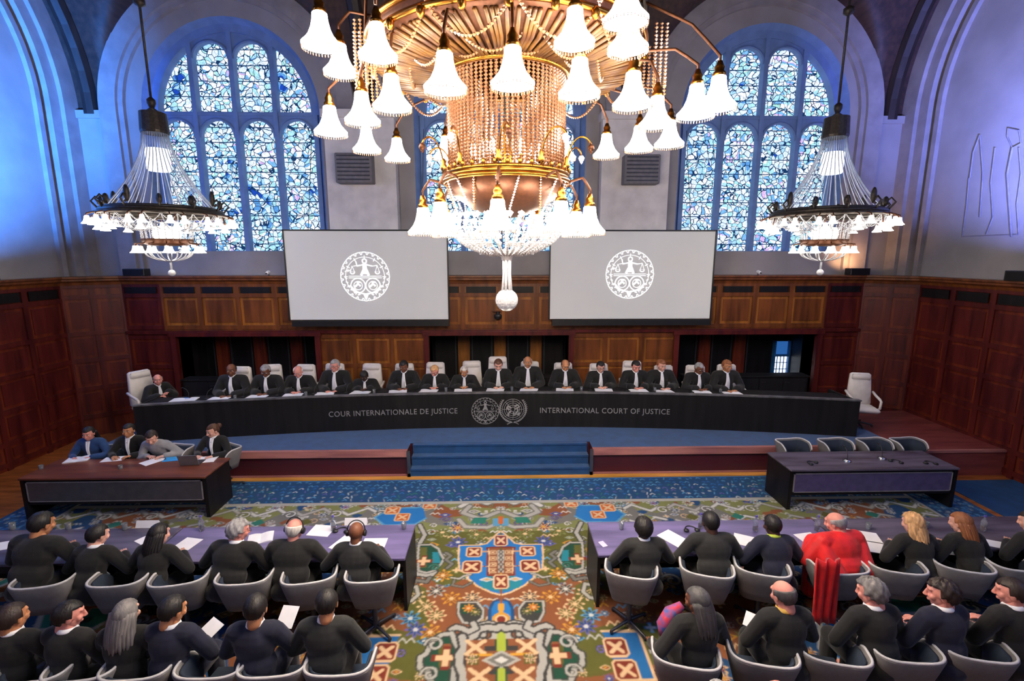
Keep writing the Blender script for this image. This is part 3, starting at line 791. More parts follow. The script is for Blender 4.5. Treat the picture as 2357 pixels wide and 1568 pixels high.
    for pts, c, ww in (([(1152, 1150), (1185, 1160), (1215, 1150), (1245, 1165)], WHT, .09), ([(1160, 1180), (1200, 1195), (1240, 1180), (1225, 1165)], LG, .08), ([(1152, 1205), (1185, 1215), (1235, 1212), (1250, 1195)], LG, .07)):
        oline(FP(pts), ww, c, MG)
    poly(FP([(1185, 1192), (1215, 1192), (1225, 1205), (1190, 1206)]), TEAL); poly(FP([(1152, 1195), (1172, 1195), (1172, 1212), (1152, 1212)]), LBL); line(FP([(1152, 1192), (1152, 1206)]), .05, ORG)
    bl = FP([(1330, 1165), (1400, 1165), (1440, 1185), (1420, 1203), (1350, 1203), (1325, 1190)]); poly(bl, BLU); line(bl, .04, LBL)
    for a, b_ in ((1315, 1160), (1378, 1186), (1400, 1170)):
        p = FP([(a, b_)])[0]; square(*p, .13, CRM, ORG, CRM)
    # blue flecked border, broad and dark towards the stage
    for y0, y1, c in ((8.05, 8.14, LG), (8.14, 8.98, NVY), (8.98, 9.02, BLU)):
        Cc[(YY > y0) & (YY < y1)] = c
    bd = (YY > 8.14) & (YY < 8.98)
    for gy in np.arange(8.2, 8.98, .12):
        for gx in np.arange(.04, 8.4, .14):
            x = gx+rng.uniform(-.04, .04); y = gy+rng.uniform(-.03, .03); k_ = rng.rand()
            c = [WHT, LBL, LAV, LG, TEAL, BLU, LBL][rng.randint(7)]
            if y > 8.7: c = [LBL, BLU, LBL][rng.randint(3)]
            if k_ < .45: line([(x-.04, y-.02), (x, y+.03), (x+.04, y-.02)], .02, c)
            elif k_ < .8: rosette(x, y, .04, c, NVY, c)
            else: line([(x, y-.04), (x+.03, y+.04)], .018, c)
    sb = (XX > 7.5); Cc[sb & (XX < 7.56)] = LG; Cc[sb & (XX >= 7.56)] = NVY
    for _ in range(900):
        x = rng.uniform(7.62, 8.4); y = rng.uniform(Y0, Y1); rosette(x, y, .04, [LBL, LG, BLU][rng.randint(3)], NVY, LBL)
    Cp = np.pad(Cc, ((1, 1), (1, 1), (0, 0)), 'edge'); Cc = Cc*.4+(Cp[:-2, 1:-1]+Cp[2:, 1:-1]+Cp[1:-1, :-2]+Cp[1:-1, 2:])*.15
    # mirror
    full = np.concatenate([Cc[:, :0:-1], Cc], axis=1); FX = np.concatenate([-hx[:0:-1], hx])
    nxx = len(FX); vv = np.zeros((ny, nxx, 3), 'f'); vv[..., 0] = FX[None]; vv[..., 1] = ysv[:, None]; vv[..., 2] = .012
    me = bpy.data.meshes.new('rug'); nv = ny*nxx; nf = (ny-1)*(nxx-1)
    me.vertices.add(nv); me.vertices.foreach_set('co', vv.ravel())
    I = np.arange(nv).reshape(ny, nxx); q = np.stack([I[:-1, :-1], I[:-1, 1:], I[1:, 1:], I[1:, :-1]], -1).reshape(-1)
    me.loops.add(nf*4); me.loops.foreach_set('vertex_index', q.astype('i'))
    me.polygons.add(nf); me.polygons.foreach_set('loop_start', np.arange(0, nf*4, 4, dtype='i'))
    me.update(calc_edges=True)
    at = me.color_attributes.new('pattern', 'FLOAT_COLOR', 'POINT')
    col = np.ones((nv, 4), 'f'); col[:, :3] = full.reshape(-1, 3)*.66; at.data.foreach_set('color', col.ravel())
    m = pmat('persian_wool', srgb(140, 90, 60), rough=.95, noise=0, bump=.25, bscale=220)
    nt = m.node_tree; a = nt.nodes.new('ShaderNodeAttribute'); a.attribute_name = 'pattern'
    for l in list(nt.nodes['Principled BSDF'].inputs['Base Color'].links): nt.links.remove(l)
    nt.links.new(a.outputs['Color'], nt.nodes['Principled BSDF'].inputs['Base Color'])
    o = obj('persian_carpet', me, m)
    tag(o, 'large patterned oriental carpet with blue medallion in front of the stage', 'carpet')
    MB().box(-8.45, 8.45, Y0, Y1, .002, .0118).build('carpet_backing', NAVY, o)
build_rug()
# ================================================================ BENCH, SCREENS, LETTERING
def BYY(x): return 10.44-x*x/74.0
BZ = 1.385
def arc_solid(x0, x1, d0, d1, z0, z1, n=48, mb=None):
    mb = mb or MB()
    rings = []
    for i in range(n+1):
        x = x0+(x1-x0)*i/n; y = BYY(x); rings.append([(x, y+d0, z0), (x, y+d1, z0), (x, y+d1, z1), (x, y+d0, z1)])
    return mb.ring_sweep(rings)
bench = thing('judges_bench', 'long curved black judges bench with silver lettering on the stage', 'bench', (0, 0, 0))
BX0, BX1 = -7.5, 7.62
arc_solid(BX0, BX1, 0, .05, STAGE_Z+.01, BZ-.03).build('front_panel', BENCH, bench)
mb = MB()
for x in (BX0, BX1-.05): mb.box(x, x+.05, BYY(x)+.02, BYY(x)+.95, STAGE_Z+.01, BZ-.03)
mb.build('end_panel', BENCH, bench)
arc_solid(BX0-.01, BX1+.01, -.015, .09, BZ-.03, BZ).build('top_rail', BENCH_TOP, bench)
arc_solid(BX0+.05, BX1-.05, .09, .66, BZ-.075, BZ-.045).build('desk_surface', BENCH, bench)
DZ = BZ-.045
def bend(v): return (v[0], BYY(v[0])-.006+v[1], v[2])
def text_mesh(body, size, xc, zc, width=None, ext=.004, extra=1.0):
    cu = bpy.data.curves.new('t', 'FONT'); cu.body = body; cu.size = size; cu.align_x = 'CENTER'; cu.align_y = 'CENTER'; cu.extrude = ext; cu.resolution_u = 3; cu.space_character = extra; cu.offset = -.0008
    o = bpy.data.objects.new('t', cu); C.objects.link(o); dg = bpy.context.evaluated_depsgraph_get(); dg.update()
    me = bpy.data.meshes.new_from_object(o.evaluated_get(dg)); bpy.data.objects.remove(o)
    v, f = mesh_to_np(me)
    s = 1.0
    if width: s = width/(v[:, 0].max()-v[:, 0].min())
    cx = (v[:, 0].max()+v[:, 0].min())/2
    out = MB(); out.v = [((p[0]-cx)*s+xc, -p[2], p[1]*(1.0)+zc) for p in v]; out.f = f
    return out
def serifed(body, size, xc, zc, width):
    t = text_mesh(body, size, xc, zc, width, extra=1.08)
    return t
pa = onY(757, 952, BYY(3.7)).x; pb = onY(1053, 952, BYY(.9)).x
t = serifed('COUR INTERNATIONALE DE JUSTICE', .175, (pa+pb)/2, .96, pb-pa); t.v = [bend(p) for p in t.v]; t.build('french_lettering', SILVER, bench)
pa = onY(1243, 952, BYY(.9)).x; pb = onY(1541, 952, BYY(3.7)).x
t = serifed('INTERNATIONAL COURT OF JUSTICE', .175, (pa+pb)/2, .955, pb-pa); t.v = [bend(p) for p in t.v]; t.build('english_lettering', SILVER, bench)

# emblems as raised strokes. local coords in unit circle (x right, z up)
def circ(r, cx=0, cy=0, a0=0, a1=360, n=40): return [(cx+r*math.cos(R(a0+(a1-a0)*i/n)), cy+r*math.sin(R(a0+(a1-a0)*i/n))) for i in range(n+1)]
def court_emblem():
    S_ = []   # (points, width)
    for k in range(24):                                  # cloud-scalloped rim with rays
        a = 15*k; S_.append((circ(.10, .88*math.cos(R(a)), .88*math.sin(R(a)), a-100, a+100, 6), .028))
        if k % 2 == 0: S_.append(([(.70*math.cos(R(a)), .70*math.sin(R(a))), (.84*math.cos(R(a)), .84*math.sin(R(a)))], .03))
    S_.append((circ(.98), .022)); S_.append((circ(.78, a0=-35, a1=215), .02))
    # standing figure
    S_ += [(circ(.085, 0, .62, n=12), .05), ([(0, .52), (0, .1)], .17), ([(-.03, .3), (-.16, .05)], .10), ([(.05, .3), (.15, .05)], .10), ([(-.05, .48), (-.3, .42), (-.34, .6)], .05), ([(.05, .48), (.3, .42)], .05)]
    # scales
    S_ += [([(-.45, .42), (-.2, .46)], .025), ([(.3, .42), (.5, .45)], .03), ([(.5, .45), (.42, .2), (.58, .2), (.5, .45)], .02), (circ(.09, .5, .2, 180, 360, 8), .04), ([(-.5, .42), (-.58, .2), (-.42, .2), (-.5, .42)], .02), (circ(.09, -.5, .2, 180, 360, 8), .04)]
    # clouds bars
    for z in (.02, -.05): S_.append(([(-.66, z), (.66, z)], .025))
    for x in (-.6, -.7): S_.append(([(x-.1, .2), (x+.05, .28)], .03))
    # two globes
    for cx in (-.3, .3):
        S_ += [(circ(.29, cx, -.36), .04), (circ(.17, cx, -.36), .025), ([(cx-.15, -.42), (cx, -.3), (cx+.1, -.38)], .08), ([(cx-.05, -.25), (cx+.1, -.22)], .06)]
    S_ += [(circ(.7, 0, 0, 215, 325), .05), ([(-.1, -.66), (0, -.92)], .05), ([(.1, -.66), (0, -.92)], .05)]
    for s in (-1, 1):
        for k in range(6):
            a = R(-100*s if False else 0); b_ = R(270+s*(18+k*13)); x, z = .74*math.cos(b_), .74*math.sin(b_)
            S_.append(([(x, z), (x+.1*math.cos(b_+s*.9), z+.1*math.sin(b_+s*.9))], .05))
    return S_
def laurel_emblem():
    S_ = []
    for r_ in (.15, .31, .46, .6, .74): S_.append((circ(r_, 0, .1), .028))
    for a in range(0, 360, 45): S_.append(([(.15*math.cos(R(a)), .1+.15*math.sin(R(a))), (.74*math.cos(R(a)), .1+.74*math.sin(R(a)))], .022))
    land = [[(-.12, .2), (-.3, .33), (-.42, .2), (-.3, .1), (-.22, .12)], [(.1, .1), (.3, .2), (.34, 0), (.2, -.2), (.08, -.36), (.05, -.1)], [(-.12, 0), (-.25, -.12), (-.36, -.3), (-.26, -.36)], [(.1, .3), (.3, .42), (.45, .3), (.3, .2)], [(.3, -.3), (.42, -.24), (.45, -.12)]]
    for l in land: S_.append((l, .11))
    for s in (-1, 1):
        st_ = [(s*.9*math.cos(R(a)), .08+.95*math.sin(R(a))) for a in range(-88, 48, 8)]
        S_.append((st_, .03))
        for i, (x, z) in enumerate(st_[1:]):
            for q in (.09, -.09):
                S_.append(([(x, z), (x*(1+q*1.1)+0, z+.11)], .045))
        S_.append(([(s*.05, -.8), (s*.4, -.98)], .04))
    return S_
def strokes_mesh(S_, cx, cz, r, y, th=.004, f=None):
    m = MB()
    for pts, w_ in S_:
        P = [Vector(p) for p in pts]; L_, Rr = [], []
        for i, p in enumerate(P):
            t = (P[min(i+1, len(P)-1)]-P[max(i-1, 0)])
            t = t.normalized() if t.length > 1e-9 else Vector((1, 0)); n = Vector((-t.y, t.x))*w_/2
            L_.append(p+n); Rr.append(p-n)
        q = [(cx+a.x*r, cz+a.y*r) for a in L_]; q2 = [(cx+a.x*r, cz+a.y*r) for a in Rr]
        rings = [[(a[0], y, a[1]), (b_[0], y, b_[1]), (b_[0], y-th, b_[1]), (a[0], y-th, a[1])] for a, b_ in zip(q, q2)]
        m.ring_sweep(rings)
    if f: m.v = [f(p) for p in m.v]
    return m
strokes_mesh(court_emblem(), -.335, .955, .315, 0, f=bend).build('court_emblem', SILVER, bench)
strokes_mesh(laurel_emblem(), .285, .955, .325, 0, f=bend).build('laurel_emblem', SILVER, bench)

for (xa, xb, side, ec) in ((-5.13, -1.27, 'left', onY(840, 637, 11.88)), (1.24, 5.25, 'right', onY(1450, 632, 11.88))):
    T = thing('projection_screen', 'large grey hanging screen with white court emblem, %s of the two' % side, 'screen', ((xa+xb)/2, 11.9, 2.84), 0, 'projection screens')
    h = (xb-xa)/2
    MB().box(-h, h, 0, .02, 0, 2.13).build('screen_surface', SCREEN, T)
    f = MB().box(-h-.03, -h, -.02, .03, -.02, 2.16).box(h, h+.03, -.02, .03, -.02, 2.16).box(-h-.03, h+.03, -.02, .03, 2.13, 2.165)
    f.build('frame', BLACK, T)
    MB().box(-h+.05, h+.02, -.06, .06, -.16, -.02).build('bottom_bar', BLACK, T)
    strokes_mesh(court_emblem(), ec.x-(xa+xb)/2, ec.z-2.84, .60, -.001, th=.004).build('emblem', WHITE_EMB, T)
    for s in (-1, 1): MB().tube([(s*h*.7, .01, 2.15), (s*h*.7, .7, 4.6)], .008, 5).build('suspension_cable', DGREY, T)
for s_g, nm in ((-1, 'left'), (1, 'right')):  # unseen boxes added to account for the blue wall fill
    T = thing('fillbox', 'low black floodlight on the %s wall ledge, for the blue wall fill' % nm, 'light', (s_g*9.98, 6.2, 3.902))
    MB().cbox(-.1, .1, -.3, .3, 0, .24, .01).build('housing', BLACK, T)
# small boxes (loudspeakers) on the ledge and between the windows
for px_, py_, w_, lab in ((300, 625, .52, 'black loudspeaker box on the left end of the rear ledge'), (1986, 632, .5, 'black loudspeaker box on the right end of the rear ledge')):
    p = onY(px_, py_, 12.1); T = thing('loudspeaker', lab, 'loudspeaker', (p.x, 12.3, 3.902))
    MB().cbox(-w_/2, w_/2, -.12, .12, 0, .17, .01).build('cabinet', BLACK, T); MB().box(-w_/2+.03, w_/2-.03, -.13, -.12, .02, .15).build('grille', EBONY, T)
for sgn, y, lab in ((-1, 9.75, 'black loudspeaker on the left wall ledge'), (1, 9.15, 'black loudspeaker on the right wall ledge')):
    T = thing('loudspeaker', lab, 'loudspeaker', (sgn*10.15, y, 3.902), sgn*PI/2)
    MB().cbox(-.32, .32, -.1, .1, 0, .2, .01).build('cabinet', BLACK, T); MB().box(-.28, .28, .1, .11, .02, .18).build('grille', EBONY, T)
for x, lab in ((-3.45, 'grey wall box high on the pier left of the big chandelier'), (3.44, 'grey wall box high on the pier right of the big chandelier')):
    T = thing('wall_speaker', lab, 'speaker', (x, BY-.5, 6.1))
    MB().cbox(-.43, .43, -.14, .19, 0, .68, .02).build('cabinet', pmat('speaker_grey', srgb(112, 110, 114), rough=.7), T)
    g = MB()
    for i in range(7): g.box(-.38, .38, -.155, -.14, .06+i*.09, .09+i*.09)
    g.build('grille', DGREY, T)
# security camera / finials
for px_, py_, lab in ((620, 630, 'small white ledge camera left of the left screen'), (1743, 632, 'small white ledge camera right of the right screen')):
    p = onY(px_, py_, 12.15); T = thing('ledge_camera', lab, 'camera', (p.x, 12.12, 3.90))
    MB().cap((0, 0, .09), (0, -.09, .07), .045, .04, 10).build('housing', PAPER, T); MB().lathe([(.03, 0), (.03, .01), (.012, .015), (.012, .06)], 10, caps=True).build('mount', DGREY, T)
    MB().cap((0, -.13, .065), (0, -.135, .064), .02, .02, 8).build('lens', BLACK, T)
p = onY(1148, 728, 12.1); T = thing('wall_camera', 'small black dome camera on oak panelling below the hanging ball', 'camera', (p.x-.02, 12.14, p.z))
MB().lathe([(.0, .12), (.05, .12), (.05, .05), (.09, .04), (.1, -.0), (.09, -.06), (.04, -.1), (0, -.11)], 16).build('dome', BLACK, T); MB().box(-.16, .1, -.06, .02, .12, .15).build('bracket', OAK_DARK, T)
# faint mural figures on the right blind arch
mu = MB()
def mst(pts, w_=.05):
    P = []
    for a, b_ in pts:
        r = ray(a, b_); t = (SX-.015)/r[0]; P.append(Vector((SX-.012, r[1]*t, CAM_H+r[2]*t)))
    mu.tube(P, w_*.28, 5)
mst([(2320, 295), (2345, 300), (2350, 330), (2330, 340), (2318, 315), (2320, 295)]); mst([(2330, 340), (2318, 400), (2322, 460), (2328, 545)], .08); mst([(2345, 340), (2350, 400), (2340, 470), (2345, 540)])
mst([(2255, 310), (2240, 350), (2232, 410)], .06); mst([(2230, 410), (2225, 470), (2215, 545), (2340, 540)]); mst([(2290, 340), (2280, 420), (2285, 500), (2270, 540)]); mst([(2255, 310), (2262, 400), (2255, 500)])
mu.build('mural_relief', pmat('mural_line', srgb(134, 130, 138), rough=.9), bpy.data.objects['wall_right'])
# low cabinets standing in the openings behind the judges
for (a, b_), lab in zip(((-7.95, -4.8), (-1.6, 1.6), (4.75, 7.95)), ('left', 'middle', 'right')):
    T = thing('credenza', 'long low black cabinet behind the judges chairs, in the %s doorway' % lab, 'cabinet', ((a+b_)/2, 12.12, STAGE_Z+.008), 0, 'low cabinets behind the chairs')
    h = (b_-a)/2
    MB().cbox(-h, h, -.2, .14, .03, .74, .01).build('body', EBONY, T); MB().box(-h-.02, h+.02, -.22, .15, .74, .775).build('top', DGREY if False else BENCH, T)
    n = 5
    for i in range(n):
        x0 = -h+.03+i*(2*h-.06)/n; d = MB().box(x0+.01, x0+(2*h-.06)/n-.01, -.215, -.2, .07, .71).build('door', BENCH, T)
        MB().box(x0+.05, x0+.17, -.225, -.215, .6, .615).build('handle', DGREY, d)
# ================================================================ CHANDELIERS
def beads(mb, pts, r, step, jit=0):
    # little faceted beads strung along a polyline
    pts = [Vector(p) for p in pts]; d = 0.0; nxt = 0.0
    for a, b_ in zip(pts[:-1], pts[1:]):
        L_ = (b_-a).length
        while nxt <= d+L_:
            p = a.lerp(b_, (nxt-d)/L_ if L_ else 0); rr = r*(1+jit*random.uniform(-1, 1))
            mb.add([p+Vector(q)*rr for q in ((1, 0, 0), (.5, .87, 0), (-.5, .87, 0), (-1, 0, 0), (-.5, -.87, 0), (.5, -.87, 0), (0, 0, 1.05), (0, 0, -1.05))],
                   [(6, i, (i+1) % 6) for i in range(6)]+[(7, (i+1) % 6, i) for i in range(6)])
            nxt += step
        d += L_
    return mb
def swag(p, q, dip, n=14):
    p, q = Vector(p), Vector(q); return [p.lerp(q, i/n)-Vector((0, 0, dip*4*(i/n)*(1-i/n))) for i in range(n+1)]
CX, CYc = .075, 5.2
chand = thing('chandelier', 'huge lit brass and crystal chandelier with white bell shades in the centre', 'chandelier', (CX, CYc, 3.8))
Z0 = 3.8
def zz(z): return z-Z0
# bell prototype, origin at its rim centre
def bell_mesh(s):
    prof = [(.045, .262), (.06, .25), (.064, .20), (.078, .14), (.102, .085), (.135, .045), (.160, .02), (.158, .004), (.148, .010), (.12, .035), (.09, .075), (.066, .13), (.052, .2), (.04, .25)]
    return MB().lathe([(r*s, z*s) for r, z in prof], 24).mesh('bell', True)
BM = bell_mesh(1.0); BM.materials.append(LAMP)
fr_ = MB()
for i in range(40):
    a = 2*PI*i/40; beads(fr_, [(.157*math.cos(a), .157*math.sin(a), -.008), (.157*math.cos(a), .157*math.sin(a), -.02)], .006, .01)
FM = fr_.mesh('fringe', False); FM.materials.append(CRYSTAL)
NM = MB().lathe([(.05, .255), (.056, .265), (.05, .29), (.036, .30), (.042, .33), (.03, .35), (.02, .38), (.0, .385)], 14).mesh('neck', True); NM.materials.append(BRASS)
def bell(parent, p, attach, sc_=1.0):
    o = obj('lamp_shade', BM, None, parent); o.location = p; o.scale = (sc_,)*3
    f = obj('bead_fringe', FM, None, o); g = obj('shade_holder', NM, None, o)
    arm = MB(); a = Vector(p)+Vector((0, 0, .36)); b_ = Vector(attach); m = (a+b_)/2+Vector((0, 0, .10))
    pts = [a, a+Vector((0, 0, .06))]+[a.lerp(m, t)+Vector((0, 0, .07*math.sin(t*PI))) for t in (.35, .7, 1)]+[m.lerp(b_, t) for t in (.5, 1)]
    arm.tube(pts, .013, 7).lathe([(.0, -.02), (.028, 0), (.0, .02)], 8, c=tuple(b_))
    arm.build('lamp_arm', BRONZE, parent, smooth=True)
A_ = [(903, 250), (1025, 208), (1180, 198), (1333, 220), (1455, 245), (1510, 290), (1540, 335), (835, 282), (762, 308), (845, 348), (915, 368), (1395, 360), (1470, 345), (1600, 268)]
for q in A_:
    p = onZ(q[0], q[1], 5.6); v = Vector((p.x-CX, p.y-CYc, 5.6-Z0)); h = Vector((v.x, v.y, 0)).normalized()*1.24
    bell(chand, v, (h.x, h.y, zz(6.2)))
for q in [(740, 108), (785, 170), (870, 133), (1322, 103), (1440, 52), (1445, 115), (1650, 250)]:
    z = 6.1 if q[0] < 800 else 5.65 if q[0] == 1650 else 5.85
    p = onZ(q[0], q[1], z); v = Vector((p.x-CX, p.y-CYc, z-Z0)); h = Vector((v.x, v.y, 0)).normalized()*1.28
    bell(chand, v, (h.x, h.y, zz(6.62)), .9 if z == 5.85 else 1.0)
for a in (78, 100, 60, 120):      # the far side of the ring
    v = Vector((1.5*math.cos(R(a)), 1.5*math.sin(R(a)), zz(5.62))); bell(chand, v, (v.x*.8, v.y*.8, zz(6.2)))
for k_ in range(9):
    a = R(-90-6+k_*40); v = Vector((.86*math.cos(a), .86*math.sin(a), zz(4.62))); bell(chand, v, (.64*math.cos(a), .64*math.sin(a), zz(5.12)))
# canopy: reeded underside disc, rim and upper cone
cp = MB().lathe([(.50, zz(6.22)), (.60, zz(6.14)), (1.0, zz(6.16)), (1.28, zz(6.22)), (1.33, zz(6.3)), (1.30, zz(6.42)), (1.1, zz(6.7)), (.8, zz(7.2)), (.5, zz(7.9)), (.2, zz(8.6)), (.1, zz(9.2))], 72)
cp.build('canopy', BRONZE, chand, smooth=True)
rd = MB()
for i in range(120):
    a = 2*PI*i/120+.02*math.sin(i*5.0); rr = 1.27
    rd.tube([(.6*math.cos(a), .6*math.sin(a), zz(6.125)), (.95*math.cos(a+.015), .95*math.sin(a+.015), zz(6.14)), (rr*math.cos(a), rr*math.sin(a), zz(6.2))], .019, 5)
rd.build('gilt_reeding', REED, chand, smooth=True)
rm = MB()
for r_, z in ((1.31, 6.26), (.62, 6.12), (1.33, 6.36)): rm.tube([(r_*math.cos(2*PI*i/72), r_*math.sin(2*PI*i/72), zz(z)) for i in range(72)], .028, 7, closed=True)
for i in range(24):
    a = 2*PI*i/24; rm.ell((1.33*math.cos(a), 1.33*math.sin(a), zz(6.22)), (.035, .035, .05), 8, 5)
rm.build('canopy_rim', BRASS, chand, smooth=True)
# curtain of crystal strands
cs = MB(); nS = 76
for i in range(nS):
    a = 2*PI*i/nS; r_ = .585
    beads(cs, [(r_*math.cos(a), r_*math.sin(a), zz(6.2)), (r_*.985*math.cos(a), r_*.985*math.sin(a), zz(5.24))], .021, .031, .12)
for i in range(24):
    a = 2*PI*i/24; beads(cs, [(.4*math.cos(a), .4*math.sin(a), zz(6.2)), (.42*math.cos(a), .42*math.sin(a), zz(5.3))], .016, .036, .1)
tag(cs.build('crystal_curtain', CRYSTAL, chand), kind='stuff')
# festoons of beads round the front of the canopy
for ring, (r_, n_, dip, zt) in enumerate(((1.0, 9, .30, 6.34), (.78, 9, .24, 6.34), (1.62, 12, .42, 6.3))):
    for i in range(n_):
        a0 = 2*PI*(i+.5*ring)/n_; a1 = a0+2*PI/n_*1.12
        pts = swag((r_*math.cos(a0), r_*math.sin(a0), zz(zt)), (r_*math.cos(a1), r_*math.sin(a1), zz(zt)), dip)
        if ring == 2: pts = swag((1.33*math.cos(a0), 1.33*math.sin(a0), zz(6.36)), (1.33*math.cos(a1), 1.33*math.sin(a1), zz(6.36)), .34)
        beads(MB(), pts, .017, .03, .1).build('crystal_festoon', CRYSTAL, chand)
# long strands rising from the outer ring to the crown
for i in range(10):
    a = 2*PI*(i+.35)/10; up = MB()
    for j in range(5):
        b_ = a+(j-2)*.035; up.tube([(1.34*math.cos(b_), 1.34*math.sin(b_), zz(6.42)), (1.28*math.cos(b_), 1.28*math.sin(b_), zz(7.2)), (1.0*math.cos(b_), 1.0*math.sin(b_), zz(8.3)), (.6*math.cos(b_), .6*math.sin(b_), zz(9.6))], .011, 5)
    up.build('rising_strand', BRONZE if i % 3 else DKBRONZE, chand, smooth=True)
for sgn in (-1, 1):         # paired bead tassels hanging outside the rim
    for (dx, dy) in ((1.38, -.35), (1.46, -.1), (1.42, .15)):
        t = MB()
        for j in range(3): beads(t, [(sgn*dx+.05*j, dy, zz(6.5)), (sgn*dx+.05*j, dy, zz(5.95))], .018, .033, .1)
        t.build('crystal_tassel', CRYSTAL, chand)
# brass ring, bowl, spire
rg = MB()
for r_, z, t in ((.62, 5.20, .028), (.64, 5.13, .02)): rg.tube([(r_*math.cos(2*PI*i/64), r_*math.sin(2*PI*i/64), zz(z)) for i in range(64)], t, 8, closed=True)
rg.lathe([(.60, zz(5.2)), (.635, zz(5.2)), (.635, zz(5.13)), (.60, zz(5.13))], 64)
for i in range(36):
    a = 2*PI*i/36; rg.ell((.64*math.cos(a), .64*math.sin(a), zz(5.235)), (.02, .02, .04), 8, 5)
rg.build('brass_ring', BRASS, chand, smooth=True)
MB().lathe([(.60, zz(5.14)), (.59, zz(5.06)), (.52, zz(4.98)), (.36, zz(4.88)), (.16, zz(4.80)), (.0, zz(4.78))], 48).build('bronze_bowl', BRONZE, chand, smooth=True)
MB().lathe([(.16, zz(5.12)), (.16, zz(5.2)), (.09, zz(5.23)), (.07, zz(5.32)), (.075, zz(5.4)), (.045, zz(5.5)), (.05, zz(5.56)), (.022, zz(5.7)), (.0, zz(5.86))], 16).build('spire', BRASS, chand, smooth=True)
sp_ = MB()
for i in range(6):
    a = 2*PI*i/6; sp_.tube([(.1*math.cos(a), .1*math.sin(a), zz(5.15)), (.62*math.cos(a), .62*math.sin(a), zz(5.17))], .018, 6)
sp_.build('ring_spoke', BRASS, chand, smooth=True)
MB().tube([(0, 0, zz(5.8)), (0, 0, zz(12.2))], .03, 8).build('support_rod', DKBRONZE, chand, smooth=True)
for i in range(8):       # candle bulbs inside the curtain
    a = 2*PI*(i+.5)/8; c_ = (.36*math.cos(a), .36*math.sin(a), 0)
    cb = MB().lathe([(.02, zz(5.2)), (.02, zz(5.36)), (0, zz(5.36))], 8, c=c_).build('candle', BRASS, chand, smooth=True)
    MB().lathe([(.012, zz(5.36)), (.03, zz(5.41)), (.026, zz(5.46)), (0, zz(5.52))], 10, c=c_).build('bulb', LAMP, cb, smooth=True)
for i in range(10):      # goosenecks with drops
    a = 2*PI*(i+.3)/10; h = .30
    g = MB(); base = Vector((.64*math.cos(a), .64*math.sin(a), zz(5.24))); u = Vector((math.cos(a+.5), math.sin(a+.5), 0))
    pts = [base+u*(.13*(1-math.cos(t)))+Vector((0, 0, h*math.sin(t)*.75+ .04*t)) for t in [k_*.26 for k_ in range(11)]]
    g.tube(pts, .009, 6); g.lathe([(.03, 0), (.036, .03), (.02, .06), (.026, .09), (.0, .12)], 10, c=tuple(base))
    go = g.build('gooseneck', BRASS, chand, smooth=True)
    e = pts[-1]; MB().ell(e-Vector((0, 0, .03)), (.032, .032, .036), 10, 7).lathe([(.0, -.09), (.018, -.07), (.0, -.02)], 8, c=tuple(e)).build('drop_ball', BRONZE if i % 2 else CRYSTAL_C, go, smooth=True)
for i in range(18):      # slanting strands below the ring
    a = 2*PI*i/18; b_ = a+(.16 if i % 2 else -.16)
    beads(MB(), [(.62*math.cos(a), .62*math.sin(a), zz(5.12)), (.5*math.cos(b_), .5*math.sin(b_), zz(4.78))], .014, .026, .1).build('crystal_strand', CRYSTAL_C if i % 3 else CRYSTAL, chand)
bw = MB()
for i in range(36):
    a = 2*PI*i/36
    pts = [((.60*math.cos(t)+.02)*math.cos(a), (.60*math.cos(t)+.02)*math.sin(a), zz(4.79-.40*math.sin(t))) for t in [k_*.15 for k_ in range(10)]]
    beads(bw, pts, .017, .033, .15)
for z, r_ in ((4.79, .62), (4.72, .61), (4.62, .54), (4.52, .42), (4.45, .28)):
    for i in range(int(r_*60)):
        a = 2*PI*i/int(r_*60); p = Vector((r_*math.cos(a), r_*math.sin(a), zz(z))); bw.add([p+Vector(q)*.03 for q in ((1, 0, 0), (0, 1, 0), (-1, 0, 0), (0, -1, 0), (0, 0, .8), (0, 0, -1.6))], [(4, 0, 1), (4, 1, 2), (4, 2, 3), (4, 3, 0), (5, 1, 0), (5, 2, 1), (5, 3, 2), (5, 0, 3)])
tag(bw.build('crystal_bowl', CRYSTAL_C, chand), kind='stuff')
GL = MB()
for i in range(7):
    a = 2*PI*i/7; r_ = .036
    GL.tube([(r_*math.cos(a), r_*math.sin(a), zz(4.46)), (r_*.9*math.cos(a), r_*.9*math.sin(a), zz(4.2)), (r_*1.3*math.cos(a), r_*1.3*math.sin(a), zz(4.03))], .016, 7)
GL.build('glass_stem', CRYSTAL_C, chand, smooth=True)
MB().lathe([(.11, zz(4.44)), (.12, zz(4.42)), (.06, zz(4.38)), (.055, zz(4.35))], 18).build('stem_collar', CRYSTAL_C, chand, smooth=True)
bm = bmesh.new(); bmesh.ops.create_icosphere(bm, subdivisions=3, radius=.123); me = bpy.data.meshes.new('ball'); bm.to_mesh(me); bm.free()
ballm = pmat('cut_crystal', srgb(225, 226, 230), rough=.1, spec=1, trans=.5, noise=.25, scale=45, coat=.6, bump=.6, bscale=50)
o = obj('crystal_ball', me, ballm, chand); o.location = (0, 0, zz(3.925))

